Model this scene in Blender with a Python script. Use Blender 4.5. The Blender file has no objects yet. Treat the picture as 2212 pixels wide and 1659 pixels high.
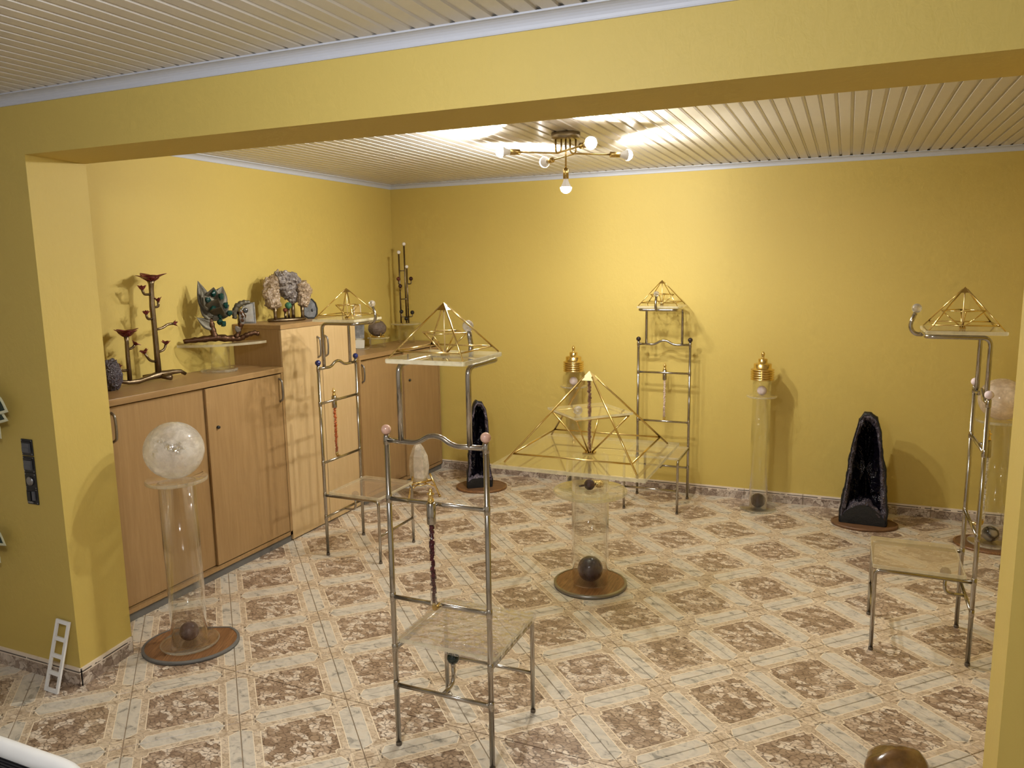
import bpy, bmesh, math, random
from mathutils import Vector, Matrix, noise

T = 0.41                      # one floor tile in metres; every length below is given in tiles
PI = math.pi
scene = bpy.context.scene
COL = scene.collection

# ------------------------------------------------------------------ camera, world, exposure
cam_d = bpy.data.cameras.new('camera')
cam = bpy.data.objects.new('camera', cam_d)
COL.objects.link(cam)
cam_d.sensor_fit = 'HORIZONTAL'
cam_d.sensor_width = 36.0
cam_d.lens = 1658.264 * 36.0 / 2212.0
cam_d.clip_start = 0.02
_r = Vector((0.917718732, 0.396941519, -0.015157783))
_d = Vector((0.047065469, -0.146545565, -0.988083619))
_f = Vector((-0.394432719, 0.906069439, -0.153169849))
cam.matrix_world = Matrix(((_r.x, -_d.x, -_f.x, 5.794192 * T), (_r.y, -_d.y, -_f.y, -5.805388 * T),
                           (_r.z, -_d.z, -_f.z, 4.243960 * T), (0, 0, 0, 1)))
scene.camera = cam
world = bpy.data.worlds.new('world')
scene.world = world
world.use_nodes = True
world.node_tree.nodes['Background'].inputs[0].default_value = (0.5, 0.5, 0.5, 1)
world.node_tree.nodes['Background'].inputs[1].default_value = 0.0
scene.view_settings.view_transform = 'Standard'
scene.view_settings.look = 'None'
scene.view_settings.gamma = 1.0
scene.view_settings.use_curve_mapping = False
scene.view_settings.exposure = 0.11
scene.cycles.use_denoising = True
scene.cycles.max_bounces = 10
scene.cycles.diffuse_bounces = 4
scene.cycles.glossy_bounces = 4
scene.cycles.transmission_bounces = 6
scene.cycles.use_adaptive_sampling = True
scene.cycles.adaptive_threshold = 0.05
scene.cycles.adaptive_min_samples = 16
scene.cycles.transparent_max_bounces = 40
scene.cycles.sample_clamp_indirect = 6.0
BULB_POWER = 53.0             # watts of each lit bulb in the back room
FRONT_POWER = 66.0            # the ceiling lamp of the front room, behind the camera's field of view

front_d = bpy.data.lights.new('front_room_ceiling_lamp_offscreen', 'POINT')
front_d.energy = FRONT_POWER; front_d.color = (0.96, 0.99, 1.06); front_d.shadow_soft_size = 0.25 * T
front_l = bpy.data.objects.new('front_room_ceiling_lamp_offscreen', front_d); COL.objects.link(front_l)
front_l.location = (3.6 * T, -4.6 * T, 5.45 * T)

# ------------------------------------------------------------------ materials
def lin(c):
    return tuple(((v / 255) / 12.92 if v / 255 <= 0.04045 else ((v / 255 + 0.055) / 1.055) ** 2.4) for v in c) + (1.0,)

class N:
    def schlick(s, f0=0.04, top=0.85, normal=None, pw=3.5):
        lw = s.node('ShaderNodeLayerWeight'); lw.inputs[0].default_value = 0.5
        if normal is not None: s.l.new(normal, lw.inputs['Normal'])
        return s.add(s.mul(s.math('POWER', lw.outputs['Facing'], pw), top), f0)
    def __init__(s, name):
        s.m = bpy.data.materials.new(name); s.m.use_nodes = True
        s.t = s.m.node_tree; s.n = s.t.nodes; s.l = s.t.links
        s.b = s.n['Principled BSDF']; s.o = s.n['Material Output']
    def node(s, typ, **kw):
        n = s.n.new(typ)
        for k, v in kw.items(): setattr(n, k, v)
        return n
    def put(s, sock, v):
        if isinstance(v, bpy.types.NodeSocket): s.l.new(v, sock)
        else: sock.default_value = v
    def math(s, op, a, b=None, c=None):
        n = s.node('ShaderNodeMath', operation=op)
        s.put(n.inputs[0], a)
        if b is not None: s.put(n.inputs[1], b)
        if c is not None: s.put(n.inputs[2], c)
        return n.outputs[0]
    def lt(s, a, b): return s.math('LESS_THAN', a, b)
    def gt(s, a, b): return s.math('GREATER_THAN', a, b)
    def mul(s, a, b): return s.math('MULTIPLY', a, b)
    def add(s, a, b): return s.math('ADD', a, b)
    def sub(s, a, b): return s.math('SUBTRACT', a, b)
    def mx(s, a, b): return s.math('MAXIMUM', a, b)
    def mn(s, a, b): return s.math('MINIMUM', a, b)
    def mix(s, fac, a, b):
        n = s.node('ShaderNodeMix', data_type='RGBA')
        s.put(n.inputs['Factor'], fac); s.put(n.inputs[6], a); s.put(n.inputs[7], b)
        return n.outputs[2]
    def coord(s, which='Object'):
        return s.node('ShaderNodeTexCoord').outputs[which]
    def pos(s):
        return s.node('ShaderNodeNewGeometry').outputs['Position']
    def mapv(s, v, scale=(1, 1, 1), loc=(0, 0, 0), rot=(0, 0, 0)):
        n = s.node('ShaderNodeMapping'); s.put(n.inputs[0], v)
        n.inputs['Location'].default_value = loc; n.inputs['Rotation'].default_value = rot; n.inputs['Scale'].default_value = scale
        return n.outputs[0]
    def noise(s, v, scale, detail=4, rough=0.55, dist=0.0, out='Fac'):
        n = s.node('ShaderNodeTexNoise'); s.put(n.inputs['Vector'], v)
        n.inputs['Scale'].default_value = scale; n.inputs['Detail'].default_value = detail
        n.inputs['Roughness'].default_value = rough; n.inputs['Distortion'].default_value = dist
        return n.outputs[out]
    def voro(s, v, scale, feature='F1', out='Distance', rand=1.0):
        n = s.node('ShaderNodeTexVoronoi', feature=feature); s.put(n.inputs['Vector'], v)
        n.inputs['Scale'].default_value = scale; n.inputs['Randomness'].default_value = rand
        return n.outputs[out]
    def ramp(s, fac, stops, interp='LINEAR'):
        n = s.node('ShaderNodeValToRGB'); s.put(n.inputs[0], fac)
        cr = n.color_ramp; cr.interpolation = interp
        while len(cr.elements) < len(stops): cr.elements.new(0.5)
        for e, (p, c) in zip(cr.elements, stops):
            e.position = p; e.color = c if len(c) == 4 else lin(c)
        return n.outputs[0]
    def smooth(s, v, a, b):
        n = s.node('ShaderNodeMapRange', interpolation_type='SMOOTHSTEP')
        s.put(n.inputs['Value'], v); n.inputs['From Min'].default_value = a; n.inputs['From Max'].default_value = b
        return n.outputs[0]
    def bump(s, h, strength=0.2, dist=0.01):
        n = s.node('ShaderNodeBump'); s.put(n.inputs['Height'], h)
        n.inputs['Strength'].default_value = strength; n.inputs['Distance'].default_value = dist
        return n.outputs[0]
    def warp(s, v, scale, amt, detail=3):
        c = s.noise(v, scale, detail, out='Color')
        a = s.node('ShaderNodeVectorMath', operation='SUBTRACT'); s.l.new(c, a.inputs[0]); a.inputs[1].default_value = (0.5, 0.5, 0.5)
        b = s.node('ShaderNodeVectorMath', operation='SCALE'); s.l.new(a.outputs[0], b.inputs[0]); b.inputs['Scale'].default_value = amt
        e = s.node('ShaderNodeVectorMath', operation='ADD'); s.put(e.inputs[0], v); s.l.new(b.outputs[0], e.inputs[1])
        return e.outputs[0]
    def set(s, color=None, rough=None, metal=None, normal=None, **kw):
        b = s.b
        if color is not None: s.put(b.inputs['Base Color'], color)
        if rough is not None: s.put(b.inputs['Roughness'], rough)
        if metal is not None: s.put(b.inputs['Metallic'], metal)
        if normal is not None: s.put(b.inputs['Normal'], normal)
        for k, v in kw.items(): s.put(b.inputs[k.replace('_', ' ')], v)
        return s.m

M = {}

def plain(name, rgb, rough=0.5, metal=0.0, vary=0.08, scale=14.0, bump=0.0, **kw):
    k = N(name)
    c = lin(rgb)
    f = k.noise(k.coord(), scale, 4)
    col = k.mix(f, tuple(v * (1 - vary) for v in c[:3]) + (1,), tuple(min(1, v * (1 + vary)) for v in c[:3]) + (1,))
    nm = k.bump(k.noise(k.coord(), scale * 6, 5), bump, 0.004) if bump else None
    M[name] = k.set(col, rough, metal, nm, **kw)
    return M[name]

def wall_mat():
    k = N('yellow_plaster')
    p = k.pos()
    col = lin((195, 171, 88))
    h = k.noise(k.mapv(p, (1, 1, 0.6)), 34.0, 3, 0.62, 0.5)
    M['wall'] = k.set(col, 0.62, 0, k.bump(h, 0.22, 0.006))
wall_mat()

def marble_field(k, v, scale, veinw=0.05, dims='2D'):
    w = k.warp(v, scale * 1.1, 1.1 / scale, 2)
    n = k.node('ShaderNodeTexVoronoi', feature='F1', voronoi_dimensions=dims); k.put(n.inputs['Vector'], w); n.inputs['Scale'].default_value = scale
    sep = k.node('ShaderNodeSeparateColor'); k.l.new(n.outputs['Color'], sep.inputs[0])
    fine = k.noise(w, scale * 2.0, 3, 0.65)
    val = k.add(k.mul(sep.outputs[0], 0.62), k.mul(fine, 0.42))
    d = k.node('ShaderNodeTexVoronoi', feature='DISTANCE_TO_EDGE', voronoi_dimensions=dims); k.put(d.inputs['Vector'], w); d.inputs['Scale'].default_value = scale * 1.3
    vm = k.mul(k.sub(1.0, k.smooth(d.outputs['Distance'], 0.0, veinw)), k.smooth(fine, 0.3, 0.62))
    return val, vm
def marble(k, field, stops, vein, amt=0.85):
    return k.mix(k.mul(field[1], amt), k.ramp(field[0], stops), lin(vein))

def tile_mat():
    k = N('marble_tile')
    o = k.mapv(k.coord('Object'), (1 / T, 1 / T, 1 / T))
    sep = k.node('ShaderNodeSeparateXYZ'); k.l.new(o, sep.inputs[0])
    u = k.math('ABSOLUTE', sep.outputs[0]); v = k.math('ABSOLUTE', sep.outputs[1])
    m = k.mx(u, v); n = k.mn(u, v)
    e = k.sub(0.5, m)
    p = k.mapv(k.pos(), (1 / T, 1 / T, 1 / T))
    p = k.mapv(p, (1.0, 1.45, 1.0), (0, 0, 0), (0, 0, 0.35))
    fld = marble_field(k, p, 12.0, 0.20)
    brown = marble(k, fld, [(0.22, (144, 120, 98)), (0.45, (170, 146, 121)), (0.60, (190, 167, 142)), (0.76, (226, 211, 190))], (90, 70, 55), 1.0)
    beige = marble(k, fld, [(0.2, (190, 168, 140)), (0.5, (206, 186, 158)), (0.8, (220, 203, 178))], (120, 95, 72), 0.6)
    gn = k.noise(k.mapv(p, (1, 1, 1), (2.3, 9.1, 0)), 7.0, 4, 0.62, 0.9)
    white = k.ramp(gn, [(0.30, (150, 146, 136)), (0.42, (192, 183, 167)), (0.56, (212, 203, 186)), (0.75, (206, 191, 168))])
    line = lin((238, 222, 194)); dark = lin((96, 84, 70))
    # inner brown square with stepped corners
    inner = k.mx(k.mul(k.lt(m, 0.322), k.lt(n, 0.272)), k.lt(m, 0.285))
    inner_o = k.mx(k.mul(k.lt(m, 0.331), k.lt(n, 0.281)), k.lt(m, 0.294))
    # grey-white bars along the tile edges, slanted at the ends
    end = k.add(n, k.mul(e, 0.55))
    bar = k.mul(k.lt(e, 0.102), k.lt(end, 0.362))
    bar_o = k.mul(k.lt(e, 0.109), k.lt(end, 0.371))
    # small corner blocks
    cr = k.mul(k.mul(k.lt(e, 0.098), k.gt(n, 0.385)), k.lt(n, 0.392))
    tick = k.mul(k.mul(k.lt(e, 0.062), k.gt(e, 0.014)), k.mul(k.gt(n, 0.352), k.lt(n, 0.368)))
    col = beige
    col = k.mix(bar_o, col, line); col = k.mix(bar, col, white)
    col = k.mix(cr, col, line)
    col = k.mix(k.mul(tick, 0.8), col, dark)
    col = k.mix(inner_o, col, line); col = k.mix(inner, col, brown)
    M['tile'] = k.set(col, k.add(k.mul(gn, 0.14), 0.22))
tile_mat()

def skirting_mat():
    k = N('skirting_tile')
    o = k.mapv(k.coord('Object'), (1 / T, 1 / T, 1 / T))
    sep = k.node('ShaderNodeSeparateXYZ'); k.l.new(o, sep.inputs[0])
    z = sep.outputs[2]
    p = k.mapv(k.pos(), (1 / T, 1 / T, 1 / T))
    mb = marble(k, marble_field(k, p, 9.0, 0.12, '3D'), [(0.2, (134, 116, 102)), (0.45, (166, 148, 132)), (0.8, (206, 192, 176))], (92, 74, 62))
    col = k.mix(k.gt(z, 0.137), mb, lin((222, 208, 190)))
    ln = k.mul(k.mul(k.gt(z, 0.15), k.lt(z, 0.166)), k.gt(k.noise(p, 9.0, 2), 0.36))
    col = k.mix(ln, col, lin((92, 84, 78)))
    M['skirting'] = k.set(col, 0.25)
skirting_mat()

def wood_mat(name, c0, c1, c2, axis='Z', rough=0.42, sc=1.0):
    k = N(name)
    o = k.coord()
    st = {'Z': (22, 22, 1.3), 'Y': (22, 1.3, 22), 'X': (1.3, 22, 22)}[axis]
    v = k.mapv(o, tuple(a * sc for a in st))
    g = k.noise(v, 2.2, 6, 0.62, 0.6)
    fine = k.noise(k.mapv(o, tuple(a * 5 * sc for a in st)), 2.0, 3)
    f = k.add(k.mul(g, 0.75), k.mul(fine, 0.25))
    col = k.ramp(f, [(0.3, c0), (0.5, c1), (0.7, c2)])
    M[name] = k.set(col, rough, 0, k.bump(fine, 0.04, 0.002))
wood_mat('beech', (148, 116, 74), (157, 125, 82), (167, 135, 91))
wood_mat('beech_top', (146, 114, 74), (155, 123, 81), (165, 133, 90), 'Y', 0.36)
wood_mat('maple', (184, 155, 108), (192, 163, 117), (200, 172, 127))
wood_mat('oak_board', (84, 54, 32), (130, 90, 54), (166, 122, 78), 'Y', 0.35, 2.4)
wood_mat('brown_board', (92, 64, 42), (116, 82, 54), (132, 96, 64), 'X', 0.5)

plain('ceiling', (200, 194, 184), 0.26, vary=0.03)
plain('white_wall', (214, 210, 202), 0.7, vary=0.02)
plain('ceiling_back', (168, 158, 144), 0.8)
plain('cove', (184, 187, 195), 0.5, vary=0.03)
plain('grout', (168, 148, 122), 0.85)
plain('grey_plinth', (104, 102, 98), 0.55)
plain('handle', (150, 146, 140), 0.32, 0.9)
plain('black_plastic', (22, 22, 24), 0.35)
plain('chrome', (176, 170, 160), 0.14, 1.0, 0.03)
plain('bronze', (122, 106, 84), 0.3, 1.0, 0.2, 40, 0.25)
plain('copper_brown', (94, 68, 50), 0.3, 0.9, 0.3, 30, 0.5)
plain('gold', (228, 200, 130), 0.17, 1.0, 0.04)
plain('brass', (198, 172, 112), 0.24, 1.0, 0.05)
plain('pale_gold', (236, 214, 160), 0.35, 0.7, 0.03)
plain('nickel', (150, 138, 118), 0.3, 1.0, 0.05)
plain('white_plastic', (232, 232, 230), 0.35, vary=0.02)
plain('rubber', (104, 94, 82), 0.45, 0.4)
plain('petal_red', (104, 36, 34), 0.38, 0.25, 0.35, 30, 0.3)
plain('leaf_bronze', (92, 86, 70), 0.46, 0.45, 0.35, 24, 0.4)
plain('gem_green', (8, 56, 50), 0.25, 0.0, 0.4, 60)
plain('paper', (226, 222, 214), 0.6, vary=0.02)
plain('brown_crystal', (104, 88, 74), 0.45, 0.0, 0.5, 60, 0.8)
plain('basalt', (16, 17, 18), 0.42, 0.0, 0.4, 20, 0.7)
plain('white_collar', (236, 236, 238), 0.4, vary=0.01)
plain('dark_red_stone', (62, 14, 14), 0.15, 0.0, 0.4, 20)
plain('ivy_cream', (206, 204, 170), 0.45, vary=0.06)
plain('ivy_green', (18, 44, 32), 0.4, vary=0.3, scale=30)
plain('black_weave', (18, 19, 24), 0.7, vary=0.3)
plain('socket_grey', (96, 98, 104), 0.4, 0.4)
plain('socket_metal', (150, 150, 152), 0.3, 0.9)

def ball_stone(name, stops, scale, rough=0.08, vein=None, veinw=0.06):
    k = N(name)
    o = k.coord()
    w = k.warp(o, scale, 0.3 / scale, 4)
    col = k.ramp(k.noise(w, scale, 5, 0.6), stops)
    if vein:
        d = k.voro(w, scale * 0.7, 'DISTANCE_TO_EDGE')
        col = k.mix(k.sub(1, k.smooth(d, 0, veinw)), col, lin(vein))
    M[name] = k.set(col, rough, 0, None, Coat_Weight=0.4, Coat_Roughness=0.03)
ball_stone('rose_quartz', [(0.3, (184, 140, 120)), (0.6, (208, 168, 148)), (0.8, (224, 194, 178))], 30)
ball_stone('pale_rose', [(0.3, (206, 182, 180)), (0.6, (224, 206, 204)), (0.8, (236, 226, 224))], 20)
ball_stone('lapis', [(0.3, (18, 22, 62)), (0.6, (34, 42, 100)), (0.85, (90, 96, 130))], 50)
ball_stone('garnet', [(0.3, (30, 8, 10)), (0.7, (64, 16, 20))], 40)
ball_stone('dark_ball', [(0.3, (20, 14, 16)), (0.7, (46, 32, 34))], 40)
ball_stone('bloodstone', [(0.3, (6, 22, 20)), (0.6, (8, 38, 34)), (0.75, (60, 14, 12))], 40)
ball_stone('amethyst_ball', [(0.3, (34, 26, 36)), (0.55, (58, 46, 58)), (0.75, (92, 78, 86))], 16)
ball_stone('smoky_ball', [(0.3, (70, 52, 52)), (0.55, (104, 84, 84)), (0.75, (150, 130, 128))], 22)
ball_stone('green_ball', [(0.3, (34, 74, 52)), (0.6, (66, 116, 84)), (0.8, (110, 150, 116))], 40)
ball_stone('brown_ball', [(0.3, (70, 28, 20)), (0.6, (112, 48, 34)), (0.8, (150, 84, 60))], 50)
ball_stone('black_ball', [(0.3, (10, 10, 14)), (0.7, (26, 24, 34))], 40)
ball_stone('net_ball', [(0.3, (150, 142, 124)), (0.7, (176, 166, 146))], 16, 0.12, (28, 24, 22), 0.16)
ball_stone('bead_white', [(0.3, (214, 206, 200)), (0.7, (240, 236, 232))], 60)
ball_stone('brown_stone', [(0.3, (70, 48, 26)), (0.5, (108, 78, 42)), (0.62, (128, 98, 60)), (0.75, (206, 190, 158))], 9, 0.18)
ball_stone('agate_grey', [(0.3, (104, 106, 108)), (0.55, (138, 140, 142)), (0.75, (176, 178, 180))], 26, 0.12)
ball_stone('agate_white', [(0.3, (168, 170, 172)), (0.55, (196, 198, 200)), (0.75, (220, 222, 224))], 26, 0.2)
ball_stone('agate_rim', [(0.3, (24, 26, 30)), (0.7, (60, 64, 68))], 40, 0.2)

def acrylic(name, tint=(0.97, 0.975, 0.955, 1), ior=1.38, haze=0.0, hcol=(232, 226, 206), crinkle=False, top=0.8, pw=3.5):
    k = N(name)
    tr = k.node('ShaderNodeBsdfTransparent'); tr.inputs[0].default_value = tint
    gl = k.node('ShaderNodeBsdfGlossy'); gl.inputs['Roughness'].default_value = 0.03
    gl.inputs['Color'].default_value = (1, 1, 1, 1)
    base = tr.outputs[0]; nm = None
    if crinkle:
        w = k.warp(k.coord(), 22.0, 0.04)
        h = k.voro(k.mapv(w, (1, 1.7, 1)), 26.0, 'SMOOTH_F1')
        nm = k.bump(k.add(h, k.mul(k.noise(w, 60, 3), 0.3)), 1.0, 0.03)
        k.l.new(nm, gl.inputs['Normal'])
    if haze:
        df = k.node('ShaderNodeBsdfDiffuse'); df.inputs[0].default_value = lin(hcol)
        tl = k.node('ShaderNodeBsdfTranslucent'); tl.inputs[0].default_value = lin(hcol)
        a = k.node('ShaderNodeMixShader'); a.inputs[0].default_value = 0.5
        k.l.new(df.outputs[0], a.inputs[1]); k.l.new(tl.outputs[0], a.inputs[2])
        b = k.node('ShaderNodeMixShader')
        k.put(b.inputs[0], k.mul(k.add(k.noise(k.coord(), 18, 3), 0.5), haze))
        k.l.new(tr.outputs[0], b.inputs[1]); k.l.new(a.outputs[0], b.inputs[2])
        base = b.outputs[0]
    mxn = k.node('ShaderNodeMixShader')
    k.l.new(k.schlick(((ior - 1) / (ior + 1)) ** 2, top, nm, pw), mxn.inputs[0]); k.l.new(base, mxn.inputs[1]); k.l.new(gl.outputs[0], mxn.inputs[2])
    k.l.new(mxn.outputs[0], k.o.inputs['Surface'])
    M[name] = k.m
acrylic('acrylic', (0.985, 0.988, 0.978, 1), 1.28, top=1.0, pw=2.8)
acrylic('acrylic_plate', (0.978, 0.982, 0.955, 1), 1.36, 0.045)
acrylic('acrylic_edge', (0.9, 0.92, 0.86, 1), 1.5, 0.62, (236, 228, 200))
acrylic('acrylic_rim', (0.93, 0.94, 0.9, 1), 1.5, 0.30, (240, 234, 214))
acrylic('seat_plate', (0.95, 0.94, 0.91, 1), 1.4, 0.16, (226, 208, 186))
acrylic('wrap', (0.96, 0.96, 0.96, 1), 1.8, 0.10, (244, 240, 234), True)

def quartz(name, tint, cloud, amount, rough=0.04, scale=14, crack=0.75):
    k = N(name)
    gl = k.node('ShaderNodeBsdfGlass'); gl.inputs['Color'].default_value = lin(tint); gl.inputs['IOR'].default_value = 1.45
    gl.inputs['Roughness'].default_value = rough
    tr = k.node('ShaderNodeBsdfTransparent'); tr.inputs[0].default_value = lin(tint)
    df = k.node('ShaderNodeBsdfDiffuse'); df.inputs[0].default_value = lin(cloud)
    tl = k.node('ShaderNodeBsdfTranslucent'); tl.inputs[0].default_value = lin(cloud)
    a = k.node('ShaderNodeMixShader'); a.inputs[0].default_value = 0.4
    k.l.new(df.outputs[0], a.inputs[1]); k.l.new(tl.outputs[0], a.inputs[2])
    o = k.coord()
    w = k.warp(o, scale, 0.08)
    f = k.add(k.mul(k.smooth(k.noise(w, scale, 6, 0.65), 0.35, 0.75), amount * 0.9), amount * 0.45)
    g = k.node('ShaderNodeMixShader'); g.inputs[0].default_value = 0.3
    k.l.new(gl.outputs[0], g.inputs[1]); k.l.new(tr.outputs[0], g.inputs[2])
    b = k.node('ShaderNodeMixShader'); k.put(b.inputs[0], f)
    k.l.new(g.outputs[0], b.inputs[1]); k.l.new(a.outputs[0], b.inputs[2])
    ck = k.node('ShaderNodeBsdfGlossy'); ck.inputs['Roughness'].default_value = 0.12     # fracture planes inside the stone
    k.l.new(k.bump(k.voro(k.warp(o, scale * 3, 0.03), scale * 5, 'F1', 'Distance'), 1.0, 0.03), ck.inputs['Normal'])
    fm = k.node('ShaderNodeMixShader'); k.put(fm.inputs[0], k.mul(k.smooth(k.noise(o, scale * 0.7, 4, 0.6), 0.56, 0.66), crack))
    k.l.new(b.outputs[0], fm.inputs[1]); k.l.new(ck.outputs[0], fm.inputs[2]); b = fm
    gs = k.node('ShaderNodeBsdfGlossy'); gs.inputs['Roughness'].default_value = 0.03
    c = k.node('ShaderNodeMixShader'); k.l.new(k.schlick(0.04, 0.5), c.inputs[0])
    k.l.new(b.outputs[0], c.inputs[1]); k.l.new(gs.outputs[0], c.inputs[2])
    k.l.new(c.outputs[0], k.o.inputs['Surface'])
    M[name] = k.m
quartz('clear_quartz', (252, 250, 246), (255, 252, 244), 0.66, 0.02, 10)
quartz('small_quartz', (250, 248, 244), (240, 236, 228), 0.30)
quartz('milky_quartz', (240, 232, 214), (240, 233, 216), 0.95, 0.2, 6, 0.0)
quartz('rose_sphere', (248, 236, 224), (244, 232, 214), 0.85, 0.1, 10, 0.12)

def crystal(name, stops, rough=0.18, scale=90):
    k = N(name)
    col = k.ramp(k.noise(k.coord(), scale, 4, 0.7), stops)
    M[name] = k.set(col, rough, 0, k.bump(k.voro(k.coord(), scale * 1.3), 0.7, 0.006))
crystal('amethyst_rim', [(0.3, (34, 29, 36)), (0.55, (74, 66, 74)), (0.8, (136, 128, 130))], 0.35, 110)
crystal('amethyst_pale', [(0.3, (52, 46, 56)), (0.55, (104, 94, 104)), (0.8, (168, 158, 162))], 0.35, 110)
crystal('amethyst_dark', [(0.35, (5, 4, 8)), (0.7, (20, 15, 26))], 0.14)
crystal('druse', [(0.25, (84, 66, 48)), (0.45, (138, 116, 90)), (0.6, (170, 150, 124)), (0.8, (214, 202, 182))], 0.4, 60)
crystal('druse_violet', [(0.3, (74, 64, 60)), (0.55, (130, 120, 112)), (0.8, (204, 196, 184))], 0.3, 60)
crystal('chips_garnet', [(0.3, (40, 10, 16)), (0.6, (84, 24, 34)), (0.8, (130, 70, 72))], 0.2)
crystal('chips_orange', [(0.3, (146, 66, 26)), (0.6, (190, 98, 48)), (0.8, (216, 144, 92))], 0.2)
crystal('chips_pink', [(0.3, (206, 176, 156)), (0.6, (226, 202, 184)), (0.8, (240, 224, 210))], 0.2)
crystal('chips_clear', [(0.3, (190, 178, 156)), (0.6, (222, 214, 198)), (0.8, (246, 242, 234))], 0.12)
crystal('chips_brown', [(0.3, (140, 100, 84)), (0.6, (172, 132, 112)), (0.8, (208, 176, 156))], 0.2)

def emitter(name, color, strength):
    k = N(name)
    e = k.node('ShaderNodeEmission'); e.inputs[0].default_value = color; e.inputs[1].default_value = strength
    tr = k.node('ShaderNodeBsdfTransparent'); a = k.node('ShaderNodeAddShader')
    k.l.new(e.outputs[0], a.inputs[0]); k.l.new(tr.outputs[0], a.inputs[1])
    k.l.new(a.outputs[0], k.o.inputs['Surface']); M[name] = k.m
    k.m.cycles.emission_sampling = 'NONE'
LIGHT_COLOR = (1.0, 0.985, 0.945)
emitter('lit_globe', (1.0, 0.97, 0.92, 1), 25.0)

# ------------------------------------------------------------------ mesh tools (lengths in tiles)
def arc_path(pts, rad=0.05, seg=5):
    """polyline with rounded corners"""
    pts = [Vector(p) for p in pts]
    out = [pts[0]]
    for i in range(1, len(pts) - 1):
        a, b, c = pts[i - 1], pts[i], pts[i + 1]
        u, v = (a - b), (c - b)
        r = min(rad, u.length * 0.49, v.length * 0.49)
        p0, p1 = b + u.normalized() * r, b + v.normalized() * r
        for s in range(seg + 1):
            t = s / seg
            out.append(p0 * (1 - t) ** 2 + b * 2 * t * (1 - t) + p1 * t ** 2)
    out.append(pts[-1])
    return out

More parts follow.
